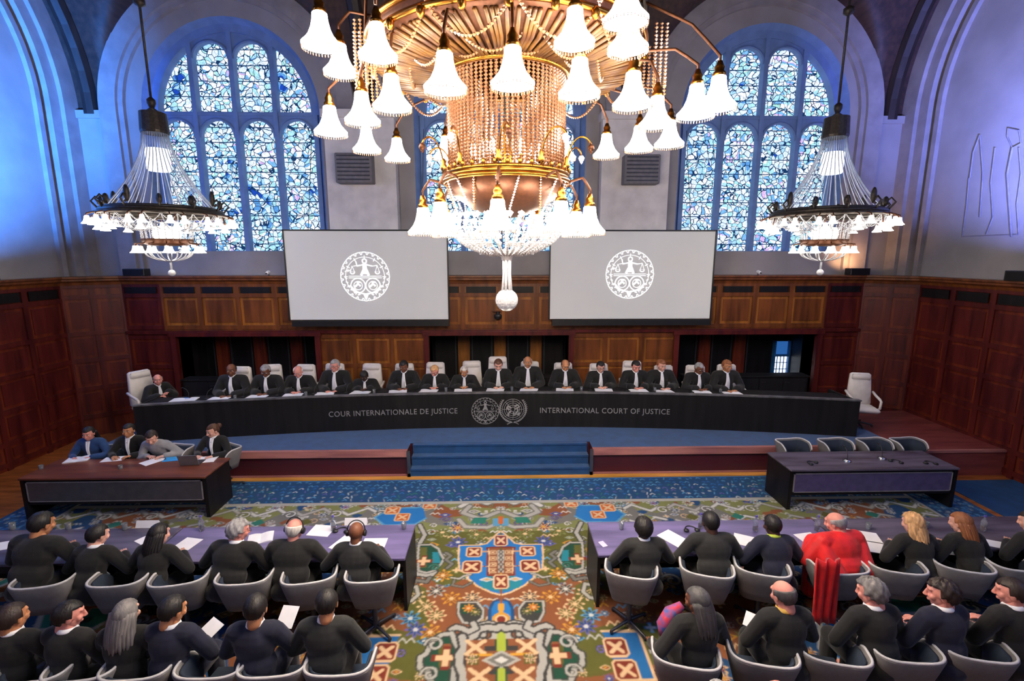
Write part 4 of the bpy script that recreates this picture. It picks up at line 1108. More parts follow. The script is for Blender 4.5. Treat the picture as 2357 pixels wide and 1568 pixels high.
# ---- side chandeliers
def side_chandelier():
    T = thing('chandelier', 'left side chandelier with small lit bell shades before the left window', 'chandelier', (-6.27, 9.5, 4.0), 0, 'pair of side chandeliers')
    z_ = lambda z: z-4.0
    o_ = MB().tube([(0, 0, z_(6.95)), (0, 0, z_(10.75))], .022, 7); o_.build('suspension_rod', DKBRONZE, T, smooth=True)
    MB().lathe([(.03, z_(7.2)), (.07, z_(7.16)), (.07, z_(7.1)), (.04, z_(7.02)), (.09, z_(6.98)), (.0, z_(6.95))], 12).build('rod_knob', DKBRONZE, T, smooth=True)
    MB().lathe([(.0, z_(8.86)), (.09, z_(8.8)), (.09, z_(8.72)), (.0, z_(8.66))], 10).build('rod_knob', DKBRONZE, T, smooth=True)
    MB().lathe([(.0, z_(6.96)), (.21, z_(6.94)), (.23, z_(6.62)), (.22, z_(6.58)), (0, z_(6.58))], 20).build('crown_box', DKBRONZE, T)
    for i in range(36):
        a = 2*PI*i/36; s = MB(); pts = []
        for t in np.linspace(0, 1, 7):
            r_ = .20+(.86-.20)*(t**1.7); pts.append((r_*math.cos(a), r_*math.sin(a), z_(6.6-(6.6-5.25)*t)))
        s.tube(pts, .0075, 5); s.build('crystal_strand', CABLE, T, smooth=True)
    MB().lathe([(.17, z_(6.32)), (.19, z_(6.3)), (.19, z_(5.95)), (.17, z_(5.93))], 20).build('lit_drum', pmat('lit_drum_glass', srgb(230, 240, 255), emit=(.95, .98, 1, 1), es=1.3), T, smooth=True)
    rg = MB()
    for r_, z, t in ((.93, 5.2, .05), (1.0, 5.14, .03), (.86, 5.25, .03)): rg.tube([(r_*math.cos(2*PI*i/48), r_*math.sin(2*PI*i/48), z_(z)) for i in range(48)], t, 7, closed=True)
    rg.build('bronze_ring', DKBRONZE, T, smooth=True)
    for i in range(12):
        a = 2*PI*i/12; u = Vector((math.cos(a), math.sin(a), 0)); s = MB()
        s.tube([u*.95+Vector((0, 0, z_(5.2))), u*1.05+Vector((0, 0, z_(5.34))), u*.98+Vector((0, 0, z_(5.42))), u*.9+Vector((0, 0, z_(5.34))), u*.96+Vector((0, 0, z_(5.3)))], .018, 6)
        s.ell(u*.9+Vector((0, 0, z_(5.36 if i % 3 else 5.44))), (.05, .05, .09 if i % 3 else .14), 8, 6); s.build('scroll_ornament', DKBRONZE, T, smooth=True)
    sb = bell_mesh(.50); sb.materials.append(LAMP_S)
    pos = []
    for i in range(12):
        a = 2*PI*(i+.4)/12; pos += [(1.13, a-.09, 4.94), (1.13, a+.09, 4.94), (.99, a, 4.84)]
    for i in range(12): pos.append((.52, 2*PI*i/12, 4.44))
    for r_, a, z in pos:
        s = obj('lamp_shade', sb, None, T); s.location = (r_*math.cos(a), r_*math.sin(a), z_(z))
    ar = []
    for r_, a, z in pos:
        r0, z0 = (.95, 5.16) if z > 4.6 else (.34, 4.64)
        m = MB().tube([(r0*math.cos(a), r0*math.sin(a), z_(z0)), ((r0+r_)/2*math.cos(a), (r0+r_)/2*math.sin(a), z_(z0-.02)), (r_*math.cos(a), r_*math.sin(a), z_(z+.17)), (r_*math.cos(a), r_*math.sin(a), z_(z+.12))], .011, 5); m.build('lamp_arm', BRONZE, T, smooth=True)
    c = MB()
    for i in range(24):
        a = 2*PI*i/24; beads(c, swag((.9*math.cos(a), .9*math.sin(a), z_(5.12)), (.46*math.cos(a+.2), .46*math.sin(a+.2), z_(4.86)), .06), .014, .028); beads(c, [(.42*math.cos(a), .42*math.sin(a), z_(4.98)), (.40*math.cos(a), .40*math.sin(a), z_(4.68))], .016, .03)
        a2 = a+2*PI/12; beads(c, swag((.93*math.cos(a), .93*math.sin(a), z_(5.12)), (.93*math.cos(a2), .93*math.sin(a2), z_(5.12)), .16), .012, .026)
    tag(c.build('crystal_net', CRYSTAL_C, T), kind='stuff')
    MB().lathe([(.42, z_(4.70)), (.40, z_(4.62)), (.3, z_(4.58)), (.0, z_(4.57))], 28).build('bronze_bowl', BRONZE, T, smooth=True)
    MB().lathe([(.0, z_(4.95)), (.2, z_(4.92)), (.24, z_(4.8)), (.2, z_(4.7)), (.0, z_(4.69))], 20).build('glowing_core', LAMP_S, T, smooth=True)
    w_ = MB()
    for i in range(14):
        a = 2*PI*i/14; w_.tube([(.38*math.cos(t)*math.cos(a), .38*math.cos(t)*math.sin(a), z_(4.46-.17*math.sin(t))) for t in [k_*.25 for k_ in range(7)]], .012, 5)
    w_.tube([(.38*math.cos(2*PI*i/36), .38*math.sin(2*PI*i/36), z_(4.46)) for i in range(36)], .012, 5, closed=True)
    w_.build('crystal_basket', CRYSTAL_C, T, smooth=True)
    MB().tube([(0, 0, z_(4.3)), (0, 0, z_(4.12))], .02, 8).build('glass_stem', CRYSTAL_C, T, smooth=True)
    MB().ell((0, 0, z_(4.065)), (.065, .065, .065), 14, 9).build('crystal_ball', CRYSTAL_C, T, smooth=True)
    return T
sc1 = side_chandelier()
sc2 = copy_tree(sc1); sc2.location = (6.34, 9.5, 4.0); sc2.rotation_euler = (0, 0, .25)
sc2['label'] = 'right side chandelier with small lit bell shades before the right window'
# ================================================================ CHAIRS
def tub_chair_meshes():
    # tub shell open to +Y (the sitter faces +Y); origin on the floor
    def shell(th0, sgn_out):
        pass
    outer = []; N_ = 28
    def ringpt(t, z, off):
        # t 0..1 from left arm tip round the back to the right arm tip; plan is a rounded U
        k = max(0, min(1, (z-.40)/.40)); W_ = .215+.095*k+off; D = .15+.075*k+off
        if t < .22: x, y = -W_, .22*k+.02-(t/.22)*(.22*k+.02)
        elif t > .78: x, y = W_, ((t-.78)/.22)*(.22*k+.02)
        else:
            a = PI+(t-.22)/.56*PI; ca, sa = math.cos(a), math.sin(a); e = .5
            x = W_*math.copysign(abs(ca)**e, ca); y = D*math.copysign(abs(sa)**e, sa)
        return x, y
    def top(t):   # back dips slightly in the middle, arms rise a little at the corners then fall
        m = abs(t-.5)*2
        return .775+.018*math.sin(m*PI)-.10*max(0, (m-.62)/.38)**1.5
    mb = MB(); rings = []
    for i in range(N_+1):
        t = i/N_; zt = top(t); prof = []
        for z, off in ((.40, 0), (.50, .004), (.62, .006), (zt-.012, .006), (zt, -.004), (zt, -.022), (zt-.015, -.034), (.62, -.038), (.46, -.04), (.40, -.04)):
            x, y = ringpt(t, z, off); prof.append((x, y, z))
        rings.append(prof)
    mb.ring_sweep(rings); shell_me = mb.mesh('shell', True)
    rim = MB().tube([ (ringpt(i/N_, top(i/N_), -.012)[0], ringpt(i/N_, top(i/N_), -.012)[1], top(i/N_)+.002) for i in range(N_+1)], .013, 7).mesh('rim', True)
    st_ = MB(); q = [ringpt(i/16, .46, -.045) for i in range(17)]
    q = q+[(q[-1][0]-.03, .26), (q[0][0]+.03, .26)]
    st_.slab(q, .38, .455); seat = st_.mesh('seat', False)
    ped = MB().lathe([(.0, .38), (.06, .375), (.03, .34), (.028, .1), (.05, .07)], 12).mesh('column', True)
    legs = MB().cap((0, 0, .075), (0, .27, .045), .022, .016, 8).ell((0, .27, .03), (.022, .022, .03), 8, 5).mesh('leg', True)
    inn = MB(); rings = []
    for i in range(N_+1):
        t = i/N_; zt = top(t)-.02; prof = []
        for z, off in ((.44, -.046), (zt, -.040), (zt-.004, -.060), (.44, -.066)):
            x, y = ringpt(t, z, off); prof.append((x, y, z))
        rings.append(prof)
    inn.ring_sweep(rings)
    return shell_me, rim, seat, ped, legs, inn.mesh('pad', True)
TC = tub_chair_meshes(); PADM = pmat('dark_blue_pad', srgb(28, 40, 58), rough=.85)
TUB = None
def tub_chair(label, x, y, rz, z=0, cushion=None, group='pale tub chairs round the counsel tables', cat='chair'):
    global TUB
    if TUB is None:
        T = thing('tub_chair', label, cat, (x, y, z), rz, group)
        obj('shell', TC[0], SHELL, T); obj('shell_piping', TC[1], SHELL_RIM, T); obj('seat', TC[2], PADM, T); obj('inner_pad', TC[5], PADM, T); obj('column', TC[3], DGREY, T)
        for i in range(4):
            l = obj('leg', TC[4], DGREY if i == 0 else None, T); l.rotation_euler = (0, 0, PI/4+i*PI/2)
        TUB = T
    else:
        T = copy_tree(TUB); T.location = (x, y, z); T.rotation_euler = (0, 0, rz)
        T['label'] = label; T['group'] = group
    return T

def judge_chair_meshes():
    # faces -Y
    def pad(x0, x1, y0, y1, z0, z1, tp=0, r=.03, rec=0):
        m = MB(); rings = []
        for z, i in ((z0, r), (z0+r, 0), ((z0+z1)/2, -.004), (z1-r, 0), (z1, r)):
            k = (z-z0)/(z1-z0); a = x0+tp*k+i; b_ = x1-tp*k-i; c = y0+i+rec*k; d = y1-i+rec*k; q = .02
            rings.append([(a+q, c, z), (b_-q, c, z), (b_, c+q, z), (b_, d-q, z), (b_-q, d, z), (a+q, d, z), (a, d-q, z), (a, c+q, z)])
        return m.ring_sweep(rings)
    back = pad(-.26, .26, .0, .10, .48, 1.20, tp=.045, rec=.06).mesh('back', True)
    head = pad(-.20, .20, -.01, .05, 1.04, 1.18, r=.03, tp=.0, rec=.0).mesh('head', True)
    hv = head.vertices
    for v in hv: v.co.y += .035
    seat = pad(-.26, .26, -.46, .04, .40, .50, r=.03).mesh('seat', True)
    arm = MB().tube([(.0, .06, .78), (.0, -.10, .73), (.0, -.30, .69), (0, -.36, .66), (0, -.34, .5), (0, -.25, .44)], .028, 8).mesh('arm', True)
    wing = MB().add([(0, .07, .95), (0, .03, .72), (0, -.14, .66), (0, -.02, .78), (.03, .07, .95), (.03, .03, .72), (.03, -.14, .66), (.03, -.02, .78)], [(0, 3, 2, 1), (4, 5, 6, 7), (0, 1, 5, 4), (1, 2, 6, 5), (2, 3, 7, 6), (3, 0, 4, 7)]).mesh('wing', False)
    col = MB().lathe([(.0, .40), (.08, .39), (.035, .34), (.03, .12), (.06, .08)], 12).mesh('col', True)
    leg = MB().cap((0, 0, .085), (0, -.3, .05), .025, .018, 8).ell((0, -.3, .03), (.02, .03, .03), 8, 5).mesh('leg', True)
    return back, head, seat, arm, wing, col, leg
ORD = ['first', 'second', 'third', 'fourth', 'fifth', 'sixth', 'seventh', 'eighth', 'ninth', 'tenth', 'eleventh', 'twelfth', 'thirteenth', 'fourteenth', 'fifteenth', 'sixteenth', 'seventeenth']
JM = judge_chair_meshes(); JCH = None
def judge_chair(label, x, y, rz, group='cream judges chairs behind the bench', dz=0):
    global JCH
    if JCH is None:
        T = thing('high_back_chair', label, 'chair', (x, y, STAGE_Z+.008+dz), rz, group)
        obj('backrest', JM[0], LEATHER, T); obj('headrest', JM[1], LEATHER, T); obj('seat', JM[2], LEATHER, T)
        for s in (-1, 1):
            a = obj('armrest', JM[3], LEATHER, T); a.location.x = s*.29
        obj('column', JM[5], DGREY, T)
        for i in range(5):
            l = obj('leg', JM[6], DGREY, T); l.rotation_euler = (0, 0, i*2*PI/5)
        JCH = T
    else:
        T = copy_tree(JCH); T.location = (x, y, STAGE_Z+.008+dz); T.rotation_euler = (0, 0, rz); T['label'] = label
        if group: T['group'] = group
    return T

# ================================================================ PEOPLE (built facing +Y, origin on the floor under the hips)
def head_proto():
    m = MB(); m.ell((0, -.012, .02), (.074, .092, .088), 20, 12); m.ell((0, .02, -.035), (.060, .068, .070), 16, 10); m.ell((0, .048, -.082), (.032, .030, .024), 12, 8)
    m.ell((0, .070, .042), (.050, .018, .022), 12, 8)                       # brow
    m.cap((0, .088, .022), (0, .106, -.018), .009, .014, 8); m.ell((.012, .098, -.022), (.009, .010, .008), 8, 5); m.ell((-.012, .098, -.022), (.009, .010, .008), 8, 5)
    for s in (-1, 1):
        m.ell((s*.044, .062, -.016), (.022, .022, .024), 10, 7)             # cheek
        m.ell((s*.077, -.004, -.004), (.010, .020, .032), 10, 7)            # ear
    m.ell((0, .086, -.052), (.023, .012, .006), 10, 6); m.ell((0, .084, -.061), (.020, .012, .007), 10, 6)   # lips
    m.cap((0, -.018, -.05), (0, -.022, -.10), .052, .052, 14)                # neck
    me = remesh(m, .0062, 2, .5, 'head'); v, f = mesh_to_np(me); bpy.data.meshes.remove(me)
    # eye sockets
    for s in (-1, 1):
        c = np.array([s*.031, .090, .018]); d = np.linalg.norm((v-c)*np.array([1, .8, 1.3]), axis=1); k_ = np.clip(1-d/.022, 0, 1)
        v[:, 1] -= .010*k_
    return v, f
HEADV, HEADF = head_proto()
def hand_proto():
    # right hand, palm down (-Z), fingers towards +Y, wrist at the origin; thumb on the -X side
    m = MB(); m.cap((0, -.03, 0), (0, .02, 0), .026, .026, 10)
    m.ell((0, .05, 0), (.042, .052, .015), 14, 8); m.ell((-.022, .035, -.004), (.022, .034, .016), 10, 6)
    for i, (x, L_, sp_) in enumerate(((-.030, .074, -.10), (-.010, .082, -.03), (.011, .077, .04), (.030, .060, .12))):
        p = Vector((x, .088, .0)); d = Vector((math.sin(sp_), math.cos(sp_), 0)); a = R(12)
        seg = L_*.42
        for k_, (r0, r1) in enumerate(((.0095, .0088), (.0088, .0080), (.0080, .0068))):
            q = p+Vector((d.x*math.cos(a), d.y*math.cos(a), -math.sin(a)))*seg
            m.cap(p, q, r0, r1, 8); p = q; seg *= .78; a += R(24)
    p = Vector((-.034, .022, -.004)); q = p+Vector((-.030, .028, -.010)); m.cap(p, q, .013, .0108, 8); q2 = q+Vector((-.010, .032, -.010)); m.cap(q, q2, .0105, .009, 8); q3 = q2+Vector((.004, .022, -.006)); m.cap(q2, q3, .009, .0075, 8)
    me = remesh(m, .0042, 1, .4, 'hand'); v, f = mesh_to_np(me); bpy.data.meshes.remove(me); return v, f
HANDV, HANDF = hand_proto()

def rotm(axis, deg): return Matrix.Rotation(R(deg), 3, axis)
SKIN = {}
def skin(n):
    c = {'fair': (226, 170, 150), 'pink': (222, 150, 136), 'tan': (190, 130, 92), 'brown': (120, 74, 52), 'dark': (72, 44, 34)}[n]
    return pmat('skin_'+n, srgb(*c), rough=.5, noise=.06, scale=12, spec=.4)
def cloth(n):
    c = {'black': (15, 14, 16), 'charcoal': (27, 27, 29), 'navy': (15, 19, 46), 'blue': (30, 66, 118), 'red': (216, 22, 26), 'grey': (150, 150, 154), 'darkred': (120, 14, 30), 'robe': (14, 13, 15)}[n]
    return pmat('cloth_'+n, srgb(*c), rough=.85 if n != 'red' else .6, noise=.14, scale=9, bump=.25, bscale=14, sheen=.15)
def hairm(n):
    c = {'black': (24, 20, 20), 'dark': (46, 34, 30), 'brown': (88, 56, 38), 'grey': (150, 148, 150), 'white': (214, 208, 200), 'blond': (206, 160, 110), 'auburn': (140, 84, 48), 'darkgrey': (74, 72, 74), 'saltgrey': (116, 112, 112)}[n]
    return pmat('hair_'+n, srgb(*c), rough=.55, noise=.3, scale=30, bump=.5, bscale=60, stretch=(1, 1, .25))

def hair_mesh(kind):
    # around the head centre; kinds: short, bald (ring), long, bun, curly, longcurly, pony, afro
    m = MB(); n1, n2 = 52, 32
    R3 = (.086, .104, .100)
    vs = []
    rr_ = random.Random(len(kind)*7+3)
    for i in range(n2+1):
        th = PI*i/n2
        for j in range(n1):
            ph = 2*PI*j/n1; d = Vector((math.sin(th)*math.cos(ph), math.sin(th)*math.sin(ph), math.cos(th)))
            k_ = 1.0
            face = d.y > .30 and d.z < .42+.15*abs(d.x)
            under = d.z < (-.42 if d.y > -.3 else -.80)
            sideb = d.y > -.02 and d.z < -.15
            if face or under or sideb: k_ = .72
            if kind == 'bald' and (d.z > .30 or d.y > .35): k_ = .72
            if kind in ('curly', 'longcurly') and k_ > .9: k_ *= 1.08+.07*math.sin(9*ph)*math.sin(8*th)
            if kind == 'afro' and k_ > .9: k_ *= 1.14+.02*rr_.uniform(-1, 1)
            if k_ > .9: k_ *= 1+.012*math.sin(ph*17+th*5)+.016*math.sin(ph*31+th*9)*math.sin(th*13)+rr_.uniform(-.012, .012)
            vs.append((d.x*R3[0]*k_, d.y*R3[1]*k_-.012, d.z*R3[2]*k_+.022))
    fs = [(i*n1+j, (i+1)*n1+j, (i+1)*n1+(j+1) % n1, i*n1+(j+1) % n1) for i in range(n2) for j in range(n1)]
    m.add(vs, fs)
    if kind == 'long' or kind == 'longcurly':
        for j in range(11):
            t = (j-5)/5; x = t*.082; y = -.085+.05*abs(t)**1.5
            L_ = .27 if kind == 'long' else .33
            pts = []
            for k_ in range(8):
                q = k_/7; wv = .010*math.sin(q*14+j*2) if kind == 'longcurly' else .003*math.sin(q*6+j)
                pts.append((x*(1+.25*q)+wv, y-.03*q-.01*math.sin(q*3), .03-L_*q-(.02 if j % 2 else 0)*q))
            m.tube(pts, .02, 6, rads=[.026, .028, .028, .027, .025, .021, .016, .006])
    if kind == 'bun': m.ell((0, -.125, .03), (.045, .04, .042), 12, 8)
    if kind == 'pony':
        m.tube([(0, -.10, .05), (0, -.15, .03), (.005, -.165, -.05), (0, -.15, -.14), (-.01, -.14, -.22)], .03, 8, rads=[.02, .034, .034, .026, .008])
    return m.mesh('hair_'+kind, True)
HAIRS = {}
def get_hair(kind, col):
    if (kind, col) not in HAIRS:
        me = hair_mesh(kind); me.materials.append(hairm(col)); HAIRS[(kind, col)] = me
    return HAIRS[(kind, col)]
EYE = MB().ell((0, 0, 0), (.0105, .0105, .0105), 10, 7).mesh('eye', True)
EYEW = pmat('eye_white', srgb(225, 220, 215), rough=.2); EYED = pmat('eye_dark', srgb(30, 22, 18), rough=.2)
IRIS = MB().ell((0, .0075, 0), (.0055, .004, .0055), 8, 6).mesh('iris', True); IRIS.materials.append(EYED); EYE.materials.append(EYEW)
BROWM = MB().tube([(-.016, 0, -.002), (0, .004, .003), (.016, -.002, 0)], .003, 5, rads=[.002, .0038, .002]).mesh('brow', True)
GLS = MB()
for s in (-1, 1): GLS.tube([(s*.032+.021*math.cos(2*PI*i/14), .103, .014+.016*math.sin(2*PI*i/14)) for i in range(14)], .0018, 5, closed=True).tube([(s*.053, .103, .018), (s*.078, .05, .02), (s*.08, -.01, .012)], .0018, 5)
GLS.tube([(-.011, .104, .017), (.011, .104, .017)], .0018, 5); GLSM = GLS.mesh('glasses', True); GLSM.materials.append(BLACK)
HS = MB().tube([(.092*math.cos(R(a)), -.01, .03+.098*math.sin(R(a))) for a in range(0, 181, 12)], .006, 6)
HSM = HS.mesh('headband', True); HSM.materials.append(BLACK)
CUPM = MB().lathe([(.0, -.014), (.03, -.012), (.034, 0), (.03, .012), (0, .014)], 14).mesh('ear_cup', True); CUPM.materials.append(BLACK)

def build_person(label, loc, rz, lean=16, pitch=22, yaw=0, roll=0, tilt=0, hands=None, skin_='fair', hair=('short', 'dark'), outfit='black', collar='white', style='suit',
                 glasses=False, headset=False, scale=1.0, vox=.015, hs=1.13, legs=True, wide=1.0, front=False, sit=.46):
    T = thing('person', label, 'person', loc, rz)
    T.scale = (scale,)*3
    Lr = R(lean); side = R(tilt)
    P = Vector((0, 0, sit+.075))
    ax = Vector((math.sin(side), math.sin(Lr), math.cos(Lr))).normalized()
    fw = Vector((0, math.cos(Lr), -math.sin(Lr)))
    C1 = P+ax*.16; C2 = P+ax*.36; S_ = P+ax*.47; Nk = P+ax*.515
    Lh = R(lean*.75+pitch*.35); Hc = Nk+Vector((math.sin(side)*.11, math.sin(Lh), math.cos(Lh)))*.112*hs
    shx = .180*wide
    sh = [S_+Vector((s*shx, 0, -.02)) for s in (-1, 1)]
    hands = hands or ((-.15, .40, .80), (.15, .42, .80))
    hp = [Vector(h) for h in hands]
    el = []
    for s, a, h in zip((-1, 1), sh, hp):
        d = h-a; L_ = d.length; l1, l2 = .285, .265
        if L_ > l1+l2-.01: h2 = a+d*((l1+l2-.01)/L_); d = h2-a; L_ = d.length; hp[0 if s < 0 else 1] = h2; h = h2
        x = (l1*l1-l2*l2+L_*L_)/(2*L_); hh = math.sqrt(max(0, l1*l1-x*x)); dn = d/L_
        hint = Vector((s*.75, -.15, -.75)); hint = (hint-dn*hint.dot(dn)).normalized()
        el.append(a+dn*x+hint*hh)
    hips = [Vector((s*.095, 0, sit+.06)) for s in (-1, 1)]
    kn = [Vector((s*.12, .43, sit+.05)) for s in (-1, 1)]; an = [Vector((s*.12, .43, .10)) for s in (-1, 1)]
    rb_ = Matrix.Rotation(-Lr, 3, 'X')
    def caps(g, armg=0, legg=0, sleeve=0, skirt=False):
        m = MB()
        m.ell(P+Vector((0, 0, .01)), (.165+g*1.6, .125+g*1.2, .11+g), 16, 9, rb_); m.ell(C1, (.145*wide+g*2.2, .105+g*1.7, .15+g), 16, 9, rb_); m.ell(C2, (.165*wide+g*1.3, .115+g, .17+g), 16, 9, rb_)
        m.cap(sh[0]+Vector((.03, 0, 0)), sh[1]-Vector((.03, 0, 0)), .072+g, .072+g, 12); m.cap(S_+ax*(-.02), Nk-ax*.015, .09+g*.6, .058+g*.5, 12)
        for s in (0, 1): m.cap(sh[s].lerp(S_, .25)+ax*.02, Nk-ax*.035, .052+g, .05+g*.7, 10)
        if not g: m.cap(Nk-ax*.05, Hc.lerp(Nk, .35), .057, .054, 12)
        for i, s in enumerate((-1, 1)):
            m.cap(sh[i], el[i], .056+g+armg, .044+g+armg, 10); wr = hp[i]
            m.cap(el[i], el[i].lerp(wr, .94 if g else 1.0), .043+g+armg, (.028 if not g else .034)+g*.6+armg+sleeve, 10)
            m.cap(hips[i], kn[i], .088+g+legg, .064+g+legg, 10)
            m.cap(kn[i], an[i] if not g else an[i]+Vector((0, 0, .02)), .060+g+legg, (.038 if not g else .052)+g+legg, 10)
        return m
    # body
    m = caps(0)
    for i, s in enumerate((-1, 1)):
        m.cap(an[i], an[i]+Vector((s*.02, .13, -.055)), .042, .034, 8)
        m.cap(an[i]+Vector((0, -.03, -.05)), an[i]+Vector((0, .05, -.06)), .036, .034, 8)
    me = remesh(m, vox*1.15, 2, .5, 'body'); v, f = mesh_to_np(me); bpy.data.meshes.remove(me)
    allv = [v]; allf = list(f); off = len(v)
    Mh = Matrix.Rotation(R(-yaw), 3, 'Z') @ Matrix.Rotation(R(-pitch), 3, 'X') @ Matrix.Rotation(R(roll), 3, 'Y')
    def addp(vv, ff, M3, t, flip=False):
        nonlocal off, allf
        a = np.array([list(r_) for r_ in M3]); q = vv @ a.T+np.array(t); allv.append(q); allf += [tuple((k_+off for k_ in (reversed(p) if flip else p))) for p in ff]; off += len(vv)
    addp(HEADV, HEADF, Mh*hs, Hc)
    for i, s in enumerate((-1, 1)):
        d = (hp[i]-el[i]).normalized(); up = Vector((0, 0, 1)); up = (up-d*up.dot(d)).normalized(); x = d.cross(up)
        d2 = Vector((d.x*.8-s*.15, d.y, min(d.z, .1)*.5)).normalized(); up = (up-d2*up.dot(d2)).normalized(); x = d2.cross(up)
        M3 = Matrix(((x.x*(1 if s > 0 else -1), d2.x, up.x), (x.y*(1 if s > 0 else -1), d2.y, up.y), (x.z*(1 if s > 0 else -1), d2.z, up.z)))
        addp(HANDV, HANDF, M3, hp[i], flip=s < 0)
    V = np.concatenate(allv); me = bpy.data.meshes.new('body'); me.from_pydata(V.tolist(), [], allf); sm(me)
    me.materials.append(skin(skin_)); obj('body', me, None, T)
    # clothes
    if style == 'robe':
        m = caps(.022, .012, .012, .03); 
        m.cap(P+Vector((0, .1, -.02)), P+Vector((0, .38, -.04)), .17, .13, 12); m.cap(P+Vector((0, .4, -.1)), P+Vector((0, .42, -.34)), .14, .14, 12)
        nm = 'robe'
    elif style == 'cape':
        m = caps(.03, .02, .012, .06); m.cap(sh[0]+Vector((-.03, -.02, -.04)), P+Vector((-.20, -.02, .10)), .09, .12, 12); m.cap(sh[1]+Vector((.03, -.02, -.04)), P+Vector((.20, 0, .10)), .09, .12, 12)
        nm = 'robe'
    else:
        m = caps(.017, .003, .006, .008); nm = 'suit'
    me = remesh(m, vox, 2, .5, nm); me.materials.append(cloth(outfit)); obj(nm, me, None, T)
    # collar ring, cuffs
    if collar:
        cm = MB(); r0 = Nk+ax*.004
        u = Vector((1, 0, 0)); w2 = fw
        cm.ring_sweep([[r0+u*math.cos(a)*q+w2*(math.sin(a)*q*1.0)+ax*z for q, z in ((.078, -.012), (.080, .0), (.069, .030), (.062, .028))] for a in [2*PI*i/20 for i in range(20)]], closed=True)
        cmm = PAPER if collar == 'white' else (pmat('collar_lime', srgb(170, 190, 60)) if collar == 'lime' else pmat('collar_gold', srgb(200, 160, 70)))
        cm.build('collar', cmm, T, smooth=True)
        if style != 'cape':
            ck = MB()
            for i in (0, 1):
                d = (hp[i]-el[i]).normalized(); a = hp[i]-d*.028; b_ = hp[i]-d*.004; ck.tube([a, b_], .034, 12)
                ck.build('shirt_cuff', PAPER, T, smooth=True); ck = MB()
    if front:      # white neck bands / shirt front, lying on the chest
        jb = MB(); rows = []
        for k_ in range(8):
            t = k_/7; c = Nk.lerp(P+ax*.10, t*.86)
            bulge = .062+ (.085 if style == 'robe' else .070)*math.sin(min(1, t*1.9)*PI/2)
            hw = (.024+.040*t) if style == 'robe' else (.045-.03*t if t < .9 else .012)
            rows.append([c+fw*(bulge+.016)+Vector((-hw, 0, 0)), c+fw*(bulge+.034)+Vector((-hw*.4, 0, 0)), c+fw*(bulge+.024), c+fw*(bulge+.034)+Vector((hw*.4, 0, 0)), c+fw*(bulge+.016)+Vector((hw, 0, 0)), c+fw*(bulge-.01)])
        jb.ring_sweep(rows); jb.build('neck_bands' if style == 'robe' else 'shirt_front', PAPER, T, smooth=False)
        if style == 'suit' and collar == 'white':
            MB().ring_sweep([[c+fw*(.118)+Vector((-.012, 0, 0)), c+fw*.122+Vector((.012, 0, 0)), c+fw*.10] for c in (Nk.lerp(P+ax*.1, t) for t in (.12, .4, .7))]).build('tie', cloth('charcoal'), T)
    # head parts
    He = bpy.data.objects.new('head_parts', None)
    def hadd(name, me_, M3=None, t=(0, 0, 0), mat=None):
        o = bpy.data.objects.new(name, me_); C.objects.link(o); o.parent = T
        M4 = Matrix.Translation(Hc) @ Mh.to_4x4() @ Matrix.Scale(hs, 4) @ Matrix.Translation(Vector(t))
        if M3 is not None: M4 = M4 @ M3.to_4x4()
        o.matrix_local = M4; return o
    bpy.data.objects.remove(He)
    if hair: hadd('hair', get_hair(*hair))
    if front or abs(yaw) > 50:
        for s in (-1, 1):
            e = hadd('eye', EYE, None, (s*.031, .0775, .016)); i_ = obj('iris', IRIS, None, e)
            b_ = hadd('eyebrow', BROWM_for(hair[1] if hair else 'grey'), None, (s*.032, .0905, .036))
    if glasses: hadd('glasses', GLSM)
    if headset:
        h = hadd('headset', HSM)
        for s in (-1, 1):
            c = obj('ear_cup', CUPM, None, h); c.rotation_euler = (0, PI/2, 0); c.location = (s*.092, -.005, -.002)
    return T
_bm = {}
def BROWM_for(c):
    if c not in _bm:
        me = BROWM.copy(); me.materials.append(hairm(c)); _bm[c] = me
    return _bm[c]

def sheet(name, label, cat, x, y, z, w_, l_, rz, mat=PAPER, group=None, rx=0, open_=False, th=.004):
    if open_:
        m = MB()
        for s in (-1, 1):
            rings = []
            for i in range(6):
                t = i/5; xx = s*w_*.5*t; zc = .004+.014*math.sin(t*PI*.8)
                rings.append([(xx, -l_/2, 0), (xx, l_/2, 0), (xx, l_/2, zc), (xx, -l_/2, zc)])
            m.ring_sweep(rings if s > 0 else rings[::-1])
    else:
        m = MB().box(-w_/2, w_/2, -l_/2, l_/2, 0, th)
    o = m.build(name, mat); o.location = (x, y, z); o.rotation_euler = (rx, 0, rz); tag(o, label, cat, group); return o

